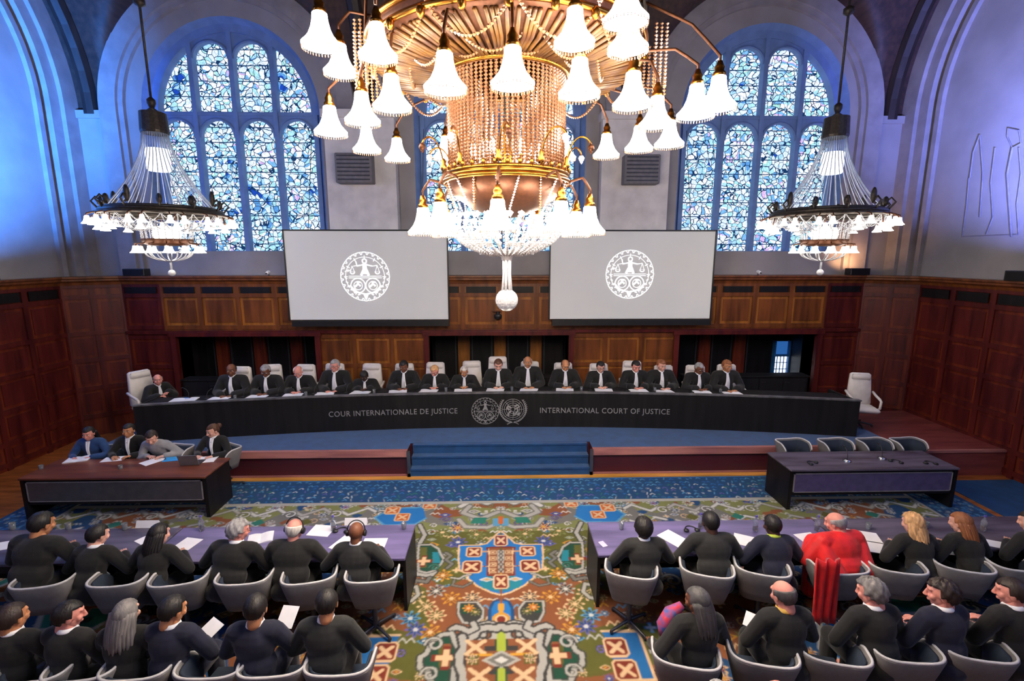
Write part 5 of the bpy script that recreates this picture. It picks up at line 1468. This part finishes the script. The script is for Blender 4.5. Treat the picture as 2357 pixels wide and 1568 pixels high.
# ---------------------------------------------------------------- judges
J = [ # head px, head py, chair px, chair top py, skin, hair, glasses, label, lean, pitch, yaw
 (607, 858, 620, 840, 'brown', ('short', 'grey'), False, 'grey haired person in black robe, third from the left along the bench', 16, 30, 8),
 (684, 858, 698, 840, 'pink', ('bald', 'white'), False, 'balding white haired person in black robe, just left of the leftmost oak panel bay', 20, 30, 14),
 (765, 850, 766, 838, 'pink', ('short', 'grey'), True, 'grey haired person in glasses and black robe with hands clasped on white pages', 10, 8, -10),
 (838, 866, 852, 838, 'dark', ('short', 'black'), False, 'person with short black hair in black robe bent low over white papers', 26, 40, 8),
 (927, 850, 929, 838, 'brown', ('short', 'black'), False, 'person with close cropped black hair in black robe before the bare oak panels', 14, 20, -6),
 (999, 858, 1000, 835, 'pink', ('short', 'blond'), False, 'sandy haired person in black robe looking down at papers', 18, 36, -16),
 (1068, 860, 1086, 832, 'tan', ('short', 'white'), False, 'white haired person in black robe left of the middle chair', 20, 24, 6),
 (1147, 848, 1146, 822, 'fair', ('short', 'brown'), False, 'brown haired person in black robe on the tallest middle chair', 10, 26, 0),
 (1216, 838, 1219, 833, 'tan', ('bald', 'grey'), False, 'tall bald person in black robe just right of the middle chair', 6, 8, 0),
 (1303, 848, 1298, 836, 'tan', ('bald', 'dark'), False, 'bald person in black robe at the right edge of the middle doorway', 12, 30, 4),
 (1385, 852, 1380, 838, 'fair', ('short', 'black'), True, 'person with bobbed black hair and glasses in black robe', 14, 20, 4),
 (1467, 850, 1457, 832, 'pink', ('short', 'black'), False, 'broad person with black hair in black robe on a slightly raised chair', 14, 22, 4),
 (1528, 850, 1531, 842, 'fair', ('bun', 'auburn'), False, 'auburn haired person in black robe left of the right doorway', 10, 14, 10),
 (1614, 855, 1604, 842, 'brown', ('short', 'grey'), True, 'grey haired person in glasses and black robe, last but one on the right', 14, 24, 14),
 (1680, 850, 1678, 840, 'tan', ('short', 'auburn'), False, 'person with receding reddish hair in black robe at the right end of the row', 12, 10, 10),
]
J.insert(0, (524, 857, 548, 845, 'brown', ('bald', 'black'), False, 'bald brown skinned person in black robe, leftmost facing forward in the bench row', 12, 10, 14))
for i, (hx, hy, cx, cy, sk, hr, gl, lab, le, pi_, yw) in enumerate(J):
    X = onY(hx, hy, 11.05).x; yb = BYY(X)
    X = onY(hx, hy, yb+.62).x; Yp = yb+.92; X2 = onY(cx, cy, yb+1.1).x
    zt = onY(hx, hy-17, yb+.7).z; sc_ = max(.86, min(1.12, (zt-STAGE_Z)/1.28))
    build_person(lab, (X, Yp, STAGE_Z+.01), PI, lean=le, pitch=pi_, yaw=-yw, skin_=sk, hair=hr, outfit='robe', style='robe', glasses=gl, front=True, vox=.02, scale=sc_, wide=1.12,
                 hands=((-.13, .36, .80/sc_), (.12, .38, .80/sc_)))
    dz = onY(cx, cy, yb+1.2).z-(STAGE_Z+1.2)
    ch = judge_chair('cream high back chair behind the %s judge from the left' % ORD[i+1], X2, yb+1.12, R(random.uniform(-9, 9)))
    ch.scale = (1, 1, max(.9, min(1.15, 1+dz/1.2)))
    po = .0
    sheet('open_book', 'open white papers before the %s judge from the left' % ORD[i+1], 'papers', X-.05+random.uniform(-.05, .05), yb+.30, DZ+.001, .40, .26, R(random.uniform(-12, 12)), open_=True, group='papers on the judges bench')
    if i % 2 == 0:
        g = MB().lathe([(.028, 0), (.034, .10), (.032, .10), (.026, .006), (0, .006)], 12).build('drinking_glass', GLASS, smooth=True)
        g.location = (X+.31, yb+.25, DZ+.001); tag(g, 'water glass on the bench beside the %s judge from the left' % ORD[i+1], 'glass', 'glasses on the judges bench')
    mi = thing('desk_microphone', 'slim black microphone beside the %s judge from the left' % ORD[i+1], 'microphone', (X-.32, yb+.3, DZ), 0, 'microphones on the judges bench')
    MB().cbox(-.04, .04, -.05, .05, 0, .03, .006).build('base', BLACK, mi); MB().tube([(0, 0, .03), (0, .01, .10), (.02, .04, .17), (.05, .08, .20)], .005, 6).build('stem', DGREY, mi, smooth=True); MB().cap((.05, .08, .20), (.065, .10, .205), .010, .010, 8).build('capsule', BLACK, mi, smooth=True)
# the person turned sideways at the far left of the bench
X = onY(362, 866, 10.7).x
build_person('bald person in black robe turned sideways at the far left end of the bench', (X-.16, 10.75, STAGE_Z+.01), R(-118), lean=22, pitch=8, yaw=22, skin_='pink', hair=('bald', 'saltgrey'), outfit='robe', style='robe', front=True, vox=.02, hands=((-.1, .42, .84), (.15, .44, .80)), scale=.97)
judge_chair('cream high back chair at the far left bench end, turned sideways', X-.36, 10.72, R(62))
sheet('open_book', 'open white papers on the far left end of the bench', 'papers', onY(410, 908, 10.0).x, BYY(-6.6)+.32, DZ+.001, .5, .27, R(10), open_=True, group='papers on the judges bench')
mi = thing('desk_microphone', 'slim black microphone on the far left end of the bench', 'microphone', (onY(425, 890, 10.2).x, BYY(-6.5)+.42, DZ), 0, 'microphones on the judges bench')
MB().cbox(-.05, .05, -.06, .06, 0, .03, .006).build('base', CHROME, mi); MB().tube([(0, 0, .03), (0, .01, .12), (-.03, .0, .2), (-.1, 0, .24)], .006, 6).build('stem', DGREY, mi, smooth=True); MB().cap((-.1, 0, .24), (-.12, 0, .235), .012, .012, 8).build('capsule', BLACK, mi, smooth=True)
# empty chair at the right end
p = onY(1984, 905, 10.35)
ech = judge_chair('empty cream high back chair at the right end of the bench', p.x, 10.4, R(-14)); ech.scale = (.95, .95, 1.0)

# ---------------------------------------------------------------- registry desks on either side
def front_desk(label, x0, x1, yf, yb, cat='desk', top=DESKTOP, panel_col=None, group='panelled desks at the sides'):
    T = thing('writing_desk', label, cat, ((x0+x1)/2, (yf+yb)/2, .012), 0, group); h = (x1-x0)/2; d = (yb-yf)/2
    MB().cbox(-h, h, -d, d, .715, .75, .006).build('desk_top', top, T)
    for s in (-1, 1): MB().box(s*(h-.03)-.03, s*(h-.03)+.03, -d+.03, d-.05, 0, .713).build('side_panel', EBONY, T)
    MB().box(-h+.06, h-.06, -d+.05, -d+.08, .26, .713).build('front_panel', EBONY, T)
    m = MB().box(-h+.10, h-.10, -d+.035, -d+.05, .33, .655); m.build('inset_panel', panel_col, T)
    f = MB()
    for a in (( -h+.08, h-.08, .315, .33), (-h+.08, h-.08, .655, .67)): f.box(a[0], a[1], -d+.03, -d+.05, a[2], a[3])
    for s in (-1, 1): f.box(s*(h-.09)-.01, s*(h-.09)+.01, -d+.03, -d+.05, .315, .67)
    f.build('panel_moulding', pmat('pale_moulding', srgb(130, 126, 132), rough=.4), T)
    return T
INS = pmat('inset_grey', srgb(72, 70, 76), rough=.3); INS2 = pmat('inset_violet', srgb(84, 76, 116), rough=.25)
front_desk('dark panelled desk with brown top and papers where four people sit, at the left', -7.98, -4.93, 7.67, 8.45, panel_col=INS)
front_desk('dark panelled empty desk with grey top at the right', 5.0, 7.97, 7.67, 8.45, top=DESK_GREY, panel_col=INS2)
TZ = .763
def dpos(px_, py_, z=TZ): return onZ(px_, py_, z)
R4 = [
 (200, 985, 'smiling dark haired person in a blue jacket at the left desk, leftmost', dict(skin_='pink', hair=('long', 'black'), outfit='blue', collar=None, lean=12, pitch=14, yaw=-10, front=True, wide=1.05, scale=.97)),
 (290, 980, 'dark haired person in black suit and white shirt, second from left at the left desk', dict(skin_='tan', hair=('short', 'black'), outfit='black', lean=10, pitch=4, yaw=-6, front=True, scale=1.0)),
 (372, 992, 'dark haired person in pale grey jacket bent over papers at the left desk', dict(skin_='fair', hair=('short', 'dark'), outfit='grey', collar=None, lean=26, pitch=30, yaw=-18, tilt=10, front=False, scale=1.0, wide=1.08)),
 (487, 988, 'person with pinned up brown hair in black jacket with blue lanyard at the left desk', dict(skin_='fair', hair=('bun', 'brown'), outfit='black', lean=8, pitch=14, yaw=24, front=True, scale=.98)),
]
for i, (hx, hy, lab, kw) in enumerate(R4):
    p = onY(hx, hy, 8.72); kw.setdefault('hands', ((-.16, .36, .78), (.14, .38, .78)))
    build_person(lab, (p.x, 8.86, .013), PI+R(random.uniform(-6, 6)), vox=.016, **kw)
    tub_chair('pale tub chair of the ' + ['leftmost seated person at the left desk', 'black suited person at the left desk', 'person bent over at the left desk', 'person in a lanyard at the left desk'][i], p.x+(.12 if i > 1 else 0), 8.84, PI+R([0, 0, -10, -28][i]), .013)
lan = MB().tube([(-.05, 0, .0), (-.02, .03, -.16), (0, .05, -.28), (.02, .03, -.16), (.05, 0, 0)], .006, 5)
for px_, py_, w_, l_, rz, lab, mat, nm in ((180, 1058, .36, .26, 18, 'white open booklet, leftmost on the left desk', PAPER, 'open_book'), (262, 1057, .34, .22, 12, 'white pages by the black suited person on the left desk', PAPER, 'paper_sheet'), (352, 1062, .24, .34, -30, 'loose white pages in the middle of the left desk', PAPER, 'paper_sheet'),
        (396, 1057, .26, .2, 14, 'bright blue folder on the left desk', PAPER_BLUE, 'folder'), (476, 1058, .32, .28, 10, 'white page at the right end of the left desk', PAPER, 'paper_sheet')):
    p = dpos(px_, py_, TZ); sheet(nm, lab, 'papers' if nm != 'folder' else 'folder', p.x, p.y, TZ, w_, l_, R(rz), mat, 'papers on the left desk', open_=(nm == 'open_book'))
p = dpos(432, 1075); T = thing('laptop', 'open grey laptop seen from behind on the left desk', 'laptop', (p.x, p.y+.06, TZ), R(4))
MB().cbox(-.16, .16, 0, .22, 0, .014, .003).build('keyboard_base', DGREY, T); l = MB().box(-.16, .16, -.006, .004, 0, .21).build('lid', pmat('laptop_grey', srgb(120, 118, 122), rough=.4, metal=.3), T); l.location = (0, 0, .01); l.rotation_euler = (R(18), 0, 0)
for px_, py_, lab in ((95, 1080, 'small glass on the left corner of the left desk'), (278, 1080, 'small cup near the front edge of the left desk')):
    p = dpos(px_, py_); g = MB().lathe([(.03, 0), (.036, .07), (.034, .07), (.028, .006), (0, .006)], 14).build('drinking_glass', GLASS, smooth=True); g.location = (p.x, p.y, TZ); tag(g, lab, 'glass')
# right desk: empty chairs, headsets, microphones
for i, px_ in enumerate((1818, 1915, 2003, 2080)):
    p = onY(px_, 1040, 8.9)
    tub_chair('empty blue grey tub chair behind the right desk, %s from the left' % ['first', 'second', 'third', 'fourth'][i], p.x, 8.82, PI+R(6), .013, group='empty chairs behind the right desk')
def headset_on(px_, py_, lab, z=TZ):
    p = dpos(px_, py_, z); T = thing('headphones', lab, 'headphones', (p.x, p.y, z), R(random.uniform(-40, 40)), 'headphones on the tables')
    MB().tube([(.08*math.cos(R(a)), .10*math.sin(R(a)), .012) for a in range(0, 181, 15)], .007, 6).build('headband', BLACK, T, smooth=True)
    for s in (-1, 1): MB().lathe([(0, 0), (.035, .004), (.035, .022), (0, .03)], 14, c=(s*.075, -.005, 0)).build('ear_cup', BLACK, T, smooth=True)
for q in ((1872, 1068, 'black headphones, leftmost on the right desk'), (2062, 1064, 'black headphones right of the microphones on the right desk'), (2142, 1068, 'black headphones, rightmost on the right desk')): headset_on(*q)
def mic_on(px_, py_, lab, z=TZ, flip=1):
    p = dpos(px_, py_, z); T = thing('desk_microphone', lab, 'microphone', (p.x, p.y, z), 0, 'microphones on the tables')
    MB().lathe([(.07, 0), (.07, .012), (.05, .028), (.015, .034), (0, .034)], 18).build('base', CHROME, T, smooth=True)
    MB().tube([(0, 0, .03), (0, .01, .12), (0, .05*flip, .2), (.01, .12*flip, .23)], .006, 6).build('stem', DGREY, T, smooth=True)
    MB().cap((.01, .12*flip, .23), (.012, .15*flip, .232), .013, .013, 8).build('capsule', BLACK, T, smooth=True)
for q in ((1950, 1062, 'chrome based microphone, left one on the right desk'), (2030, 1056, 'chrome based microphone, right one on the right desk')): mic_on(*q)

# ---------------------------------------------------------------- counsel tables in front
TGB = wood('counsel_top_violet', srgb(96, 88, 132), srgb(116, 106, 156), rough=.3, grain=(.15, 1, 1)); TBL = wood('counsel_top_blue', srgb(40, 96, 168), srgb(54, 116, 190), rough=.3, grain=(.15, 1, 1))
def counsel_table(label, x0, x1, top=TGB):
    T = thing('counsel_table', label, 'table', ((x0+x1)/2, 5.75, .012), 0, 'long counsel tables'); h = (x1-x0)/2
    MB().cbox(-h, h, -.38, .38, .715, .75, .006).build('table_top', top, T)
    for s in (-1, 1): MB().box(s*(h-.02)-.02, s*(h-.02)+.02, -.34, .34, 0, .713).build('side_panel', EBONY, T)
    MB().box(-h+.04, h-.04, .28, .31, .1, .713).build('modesty_panel', EBONY, T)
    MB().box(-h+.04, h-.04, -.36, -.34, .62, .713).build('front_rail', EBONY, T)
counsel_table('long grey violet table left of the aisle, inner one', -4.3, -1.17); counsel_table('long grey table at the far left edge, outer one', -7.6, -4.32, DESK_GREY)
counsel_table('long blue violet table right of the aisle, inner one', 1.2, 4.35, TGB); counsel_table('long grey table at the far right edge, outer one', 4.37, 7.6, DESK_GREY)
ROW1 = [
 (105, 1218, 'large person with dark hair in black, leftmost in the front left row', dict(skin_='tan', hair=('short', 'black'), outfit='black', wide=1.25, scale=1.12, lean=22, pitch=20, yaw=10, collar=None)),
 (236, 1218, 'person with dark hair and navy collar in the front left row', dict(skin_='fair', hair=('short', 'black'), outfit='black', lean=22, pitch=20, yaw=18)),
 (372, 1222, 'person with long black hair in the front left row', dict(skin_='fair', hair=('long', 'black'), outfit='black', lean=24, pitch=18, collar=None, yaw=12)),
 (538, 1212, 'broad person with wavy white hair and glasses turned right in the front left row', dict(skin_='pink', hair=('curly', 'grey'), outfit='black', wide=1.3, lean=24, pitch=16, yaw=38, glasses=True, scale=1.03, tilt=6)),
 (683, 1210, 'broad person with headset and sparse white hair in the front left row', dict(skin_='pink', hair=('bald', 'white'), outfit='black', wide=1.25, lean=24, pitch=16, yaw=8, headset=True, scale=1.03, collar=None)),
 (828, 1232, 'bald person in black suit with headset next to the aisle, front left row', dict(skin_='brown', hair=None, outfit='charcoal', lean=18, pitch=18, yaw=0, headset=True, wide=1.05, hands=((-.2, .34, .82), (.22, .36, .82)))),
 (1474, 1212, 'person with black rounded hair and white collar next to the aisle, front right row', dict(skin_='dark', hair=('afro', 'black'), outfit='charcoal', lean=18, pitch=14, wide=1.1)),
 (1628, 1215, 'person with smooth black hair in dark jacket in the front right row', dict(skin_='dark', hair=('short', 'black'), outfit='charcoal', lean=24, pitch=20, yaw=-6, wide=1.15, collar=None, scale=1.04)),
 (1770, 1220, 'person with cropped black hair in navy suit and lime lanyard', dict(skin_='dark', hair=('short', 'black'), outfit='navy', collar='lime', lean=24, pitch=20, yaw=-8, wide=1.05)),
 (1922, 1215, 'balding person in bright red robe in the front right row', dict(skin_='pink', hair=('bald', 'grey'), outfit='red', style='cape', lean=26, pitch=22, yaw=-32, wide=1.2, collar=None, scale=1.02)),
 (2088, 1222, 'person with long curly blond hair in the front right row', dict(skin_='fair', hair=('longcurly', 'blond'), outfit='black', lean=24, pitch=16, yaw=-10, collar=None)),
 (2205, 1215, 'person with long auburn hair in the front right row', dict(skin_='fair', hair=('long', 'auburn'), outfit='black', lean=26, pitch=18, yaw=-16, collar=None)),
 (2352, 1262, 'person in black at the right edge of the front right row', dict(skin_='fair', hair=('short', 'dark'), outfit='black', lean=26, pitch=20, yaw=-20)),
]
CHX1 = [55, 236, 380, 537, 692, 843, 1467, 1648, 1780, 1962, 2098, 2255, 2380]
HND = ((-.17, .35, .81), (.17, .37, .81))
for i, (hx, hy, lab, kw) in enumerate(ROW1):
    kw = dict(kw); le = kw.get('lean', 20); kw.setdefault('hands', HND)
    yh = 5.43; p = onY(hx, hy, yh)
    sc_ = kw.get('scale', 1.0)
    X = p.x; build_person(lab, (X*(1 if True else 1), 5.10, .013), R(random.uniform(-4, 4))-R(kw.get('yaw', 0))*.25, vox=.013, **kw)
    cxp = onY(CHX1[i], 1325, 4.85).x
    tub_chair('pale tub chair, %s from the left in the front row %s of the aisle' % (ORD[i if i < 6 else i-6], 'left' if i < 6 else 'right'), cxp, 5.10, R(random.uniform(-5, 5))-(R(14) if hx > 1178 and i not in (9,) else -R(8) if i < 6 else 0), .013, group='pale tub chairs of the front rows')
ROW2 = [
 (30, 1362, 'dark haired person at the far left of the second left row', dict(skin_='tan', hair=('short', 'dark'), outfit='black', lean=10, pitch=10, yaw=10)),
 (152, 1372, 'dark haired person turning right in the second left row', dict(skin_='pink', hair=('short', 'black'), outfit='black', lean=12, pitch=14, yaw=40)),
 (292, 1388, 'person with long greyish brown hair in the second left row', dict(skin_='fair', hair=('long', 'saltgrey'), outfit='black', lean=12, pitch=14, collar=None)),
 (394, 1378, 'person with black hair, white collar and navy jacket in the second left row', dict(skin_='tan', hair=('short', 'black'), outfit='navy', lean=12, pitch=22, yaw=20, scale=1.02)),
 (592, 1378, 'person with black hair in dark navy suit holding a page, second left row', dict(skin_='tan', hair=('short', 'black'), outfit='navy', lean=10, pitch=20, yaw=-6, scale=1.03)),
 (752, 1388, 'person with black hair and blue sleeve next to the aisle, second left row', dict(skin_='tan', hair=('short', 'black'), outfit='charcoal', lean=14, pitch=24, yaw=-8, scale=1.04)),
 (1605, 1405, 'person with long dark grey hair and patterned shawl, second right row', dict(skin_='brown', hair=('long', 'darkgrey'), outfit='black', lean=12, pitch=14, yaw=-30, collar=None, scale=1.02, hands=((-.36, .26, .66), (.12, .34, .70)))),
 (1802, 1412, 'balding person with thin necklace reading a page, second right row', dict(skin_='pink', hair=('bald', 'darkgrey'), outfit='black', lean=14, pitch=22, yaw=-14, collar='gold', scale=1.05)),
 (2008, 1418, 'person with grey curly hair in the second right row', dict(skin_='pink', hair=('curly', 'saltgrey'), outfit='black', lean=16, pitch=18, yaw=-28, scale=1.05)),
 (2160, 1412, 'person with brown hair and blue jacket collar in the second right row', dict(skin_='pink', hair=('curly', 'dark'), outfit='navy', lean=12, pitch=10, yaw=-46, scale=1.05)),
 (2318, 1412, 'person with dark hair at the right edge of the second right row', dict(skin_='pink', hair=('short', 'dark'), outfit='black', lean=12, pitch=14, yaw=-40, scale=1.05)),
]
CHX2 = [20, 135, 270, 450, 600, 760, 1605, 1790, 1960, 2130, 2300]
for i, (hx, hy, lab, kw) in enumerate(ROW2):
    kw = dict(kw); p = onY(hx, hy, 4.02); kw.setdefault('hands', ((-.12, .32, .68), (.12, .34, .70)))
    X = p.x
    build_person(lab, (X, 3.86, .013), -R(kw.get('yaw', 0))*.2, vox=.0125, **kw)
    cxp = onY(CHX2[i], 1530, 3.62).x
    tub_chair('pale tub chair, %s from the left in the second row %s of the aisle' % (ORD[i if i < 6 else i-6], 'left' if i < 6 else 'right'), cxp, 3.88, R(random.uniform(-6, 6))-(R(10) if hx > 1178 else 0), .013, group='pale tub chairs of the second rows')
for hx, lab, kw in ((246, 'head with salt grey hair at the bottom left edge, third row', dict(hair=('curly', 'saltgrey'), skin_='tan')), (760, 'black haired head at the bottom edge left of the aisle, third row', dict(hair=('short', 'black'), skin_='tan')),
                    (1658, 'head with pale grey hair at the bottom edge, third right row', dict(hair=('short', 'grey'), skin_='fair')), (1797, 'bald head at the bottom edge, third right row', dict(hair=('bald', 'grey'), skin_='pink'))):
    p = onY(hx, 1568, 3.02); build_person('person\'s '+lab if False else lab, (p.x, 2.93, .013), 0, lean=8, pitch=10, vox=.016, outfit='black', scale=.985 if hx != 760 else .97, hands=((-.12, .32, .68), (.12, .34, .70)), **kw)
# papers, bottles and small things on the counsel tables
def pap(px_, py_, w_, l_, rz, lab, nm='paper_sheet', mat=PAPER, z=TZ, op=False):
    p = onZ(px_, py_, z); return sheet(nm, lab, 'papers', p.x, p.y, z, w_, l_, R(rz), mat, 'papers on the counsel tables', open_=op)
pap(20, 1255, .30, .22, 20, 'white page at the far left edge of the left table'); pap(172, 1270, .24, .18, 30, 'white page by the leftmost people of the front row')
pap(345, 1240, .22, .26, -30, 'white page left of the long haired person'); pap(432, 1252, .24, .24, -12, 'white page right of the long haired person')
pap(600, 1240, .30, .24, 20, 'open white booklet with orange patch right of the wavy haired person', 'open_book', op=True); pap(740, 1222, .30, .26, -8, 'white page beside the person with headset and white hair')
pap(792, 1252, .24, .30, -24, 'white page left of the bald headset person'); pap(862, 1250, .30, .20, 0, 'white page under the right hand of the bald headset person')
pap(1550, 1240, .24, .34, 34, 'tilted white page between the first two people of the right table'); pap(1716, 1245, .28, .26, -28, 'white page left of the person in navy'); pap(1862, 1240, .26, .24, 10, 'white page left of the red robe')
pap(1990, 1235, .34, .26, -20, 'upper white page right of the red robe'); pap(2025, 1262, .30, .26, -20, 'lower white page right of the red robe'); pap(2165, 1268, .3, .14, -14, 'white page right of the blond person'); pap(2275, 1250, .34, .18, -26, 'long white page right of the auburn person')
pap(1388, 1253, .07, .12, 20, 'small white card on the right table next to the aisle', 'phone', mat=pmat('phone_face', srgb(210, 200, 235), rough=.3))
def name_card(px_, py_, lab):
    p = onZ(px_, py_, TZ); o = MB().add([(-.15, -.04, 0), (.15, -.04, 0), (.15, .04, 0), (-.15, .04, 0), (-.15, 0, .09), (.15, 0, .09)], [(0, 3, 2, 1), (0, 1, 5, 4), (2, 3, 4, 5), (0, 4, 3), (1, 2, 5)]).build('name_card', PAPER); o.location = (p.x, p.y, TZ); tag(o, lab, 'card', 'folded white name cards')
name_card(342, 1212, 'folded white card on the far edge of the left table, left one'); name_card(820, 1206, 'folded white card behind the bald headset person, right one')
def bottle(px_, py_, lab):
    p = onZ(px_, py_, TZ); T = thing('water_bottle', lab, 'bottle', (p.x, p.y, TZ), 0, 'water bottles and glasses')
    MB().lathe([(.0, 0), (.032, .004), (.034, .12), (.03, .15), (.013, .18), (.013, .2)], 14).build('body', GLASS, T, smooth=True); MB().lathe([(.015, .2), (.015, .222), (0, .222)], 12).build('cap', pmat('bottle_cap', srgb(90, 80, 170), rough=.4), T)
for q in ((465, 1222, 'water bottle between long haired and wavy haired people'), (768, 1222, 'water bottle left of the bald headset person'), (1612, 1216, 'water bottle beyond the smooth black haired person'), (1738, 1222, 'water bottle beyond the person in navy'), (1880, 1222, 'water bottle left of the red robed person'), (2262, 1222, 'water bottle beyond the auburn person')): bottle(*q)
def tumbler(px_, py_, lab):
    p = onZ(px_, py_, TZ); g = MB().lathe([(.03, 0), (.037, .09), (.035, .09), (.028, .006), (0, .006)], 14).build('drinking_glass', GLASS, smooth=True); g.location = (p.x, p.y, TZ); tag(g, lab, 'glass', 'water bottles and glasses')
for q in ((930, 1218, 'glass at the aisle end of the left table'), (30, 1218, 'glass at the far left of the left table'), (158, 1218, 'glass right of the large leftmost person'), (288, 1219, 'glass left of the folded card'), (1430, 1218, 'glass at the aisle end of the right table'), (1998, 1218, 'glass beyond the white pages right of the red robe'), (2130, 1215, 'glass beyond the blond person')): tumbler(*q)
headset_on(785, 1225, 'black headphones by the folded card on the left table'); headset_on(1592, 1222, 'black headphones on the right table beyond the tilted page')
# pages held in the second row
def held(px_, py_, Y, w_, l_, rx, rz, lab):
    p = onY(px_, py_, Y); o = MB().box(-w_/2, w_/2, -l_/2, l_/2, 0, .003).build('paper_sheet', PAPER); o.location = p; o.rotation_euler = (R(rx), 0, R(rz)); tag(o, lab, 'papers', 'pages held in the second rows')
held(478, 1455, 4.22, .20, .24, 22, -34, 'white page held by the person in a navy jacket with white collar'); held(662, 1420, 4.28, .17, .2, 35, -8, 'white page held up in front of the dark navy suit'); held(1738, 1432, 4.25, .2, .15, 30, -40, 'white page held by the balding person with the necklace')
# red cloth that hangs down beside the chair, and the coloured shawl
p1 = onY(1905, 1330, 4.86); p2 = onY(1890, 1395, 4.72)
dr = MB()
rings = []
for k_ in range(9):
    t = k_/8; zc = .98-.72*t; yc_ = 4.88-.10*t; xw = .15-.035*t; xc_ = p1.x-.04*t
    rings.append([(xc_-xw+j*xw/4+.0, yc_-.028*math.cos(j*2.1+t*2), zc+.015*math.sin(j*1.7)) for j in range(9)]+[(xc_-xw+j*xw/4, yc_-.028*math.cos(j*2.1+t*2)+.03, zc+.015*math.sin(j*1.7)) for j in range(8, -1, -1)])
dr.ring_sweep(rings); rp = [o for o in bpy.data.objects if o.parent is None and o.get('label', '').startswith('balding person in bright red')][0]
d_ = dr.build('robe_tail', cloth('red'), rp, smooth=True); bpy.context.view_layer.update(); d_.matrix_parent_inverse = rp.matrix_world.inverted()
rp = [o for o in bpy.data.objects if o.parent is None and 'patterned shawl' in o.get('label', '')][0]
sw = MB(); P = [onY(1570, 1392, 4.16), onY(1545, 1412, 4.14), onY(1528, 1440, 4.1), onY(1530, 1465, 4.05)]
sw.tube(P, .06, 10, rads=[.035, .075, .075, .05])
SHW = pmat('shawl_red_blue', srgb(206, 34, 40), rough=.8, scale=14, noise=.1, col2=srgb(60, 90, 160))
s_ = sw.build('shawl', SHW, rp, smooth=True); s_.matrix_parent_inverse = rp.matrix_world.inverted()
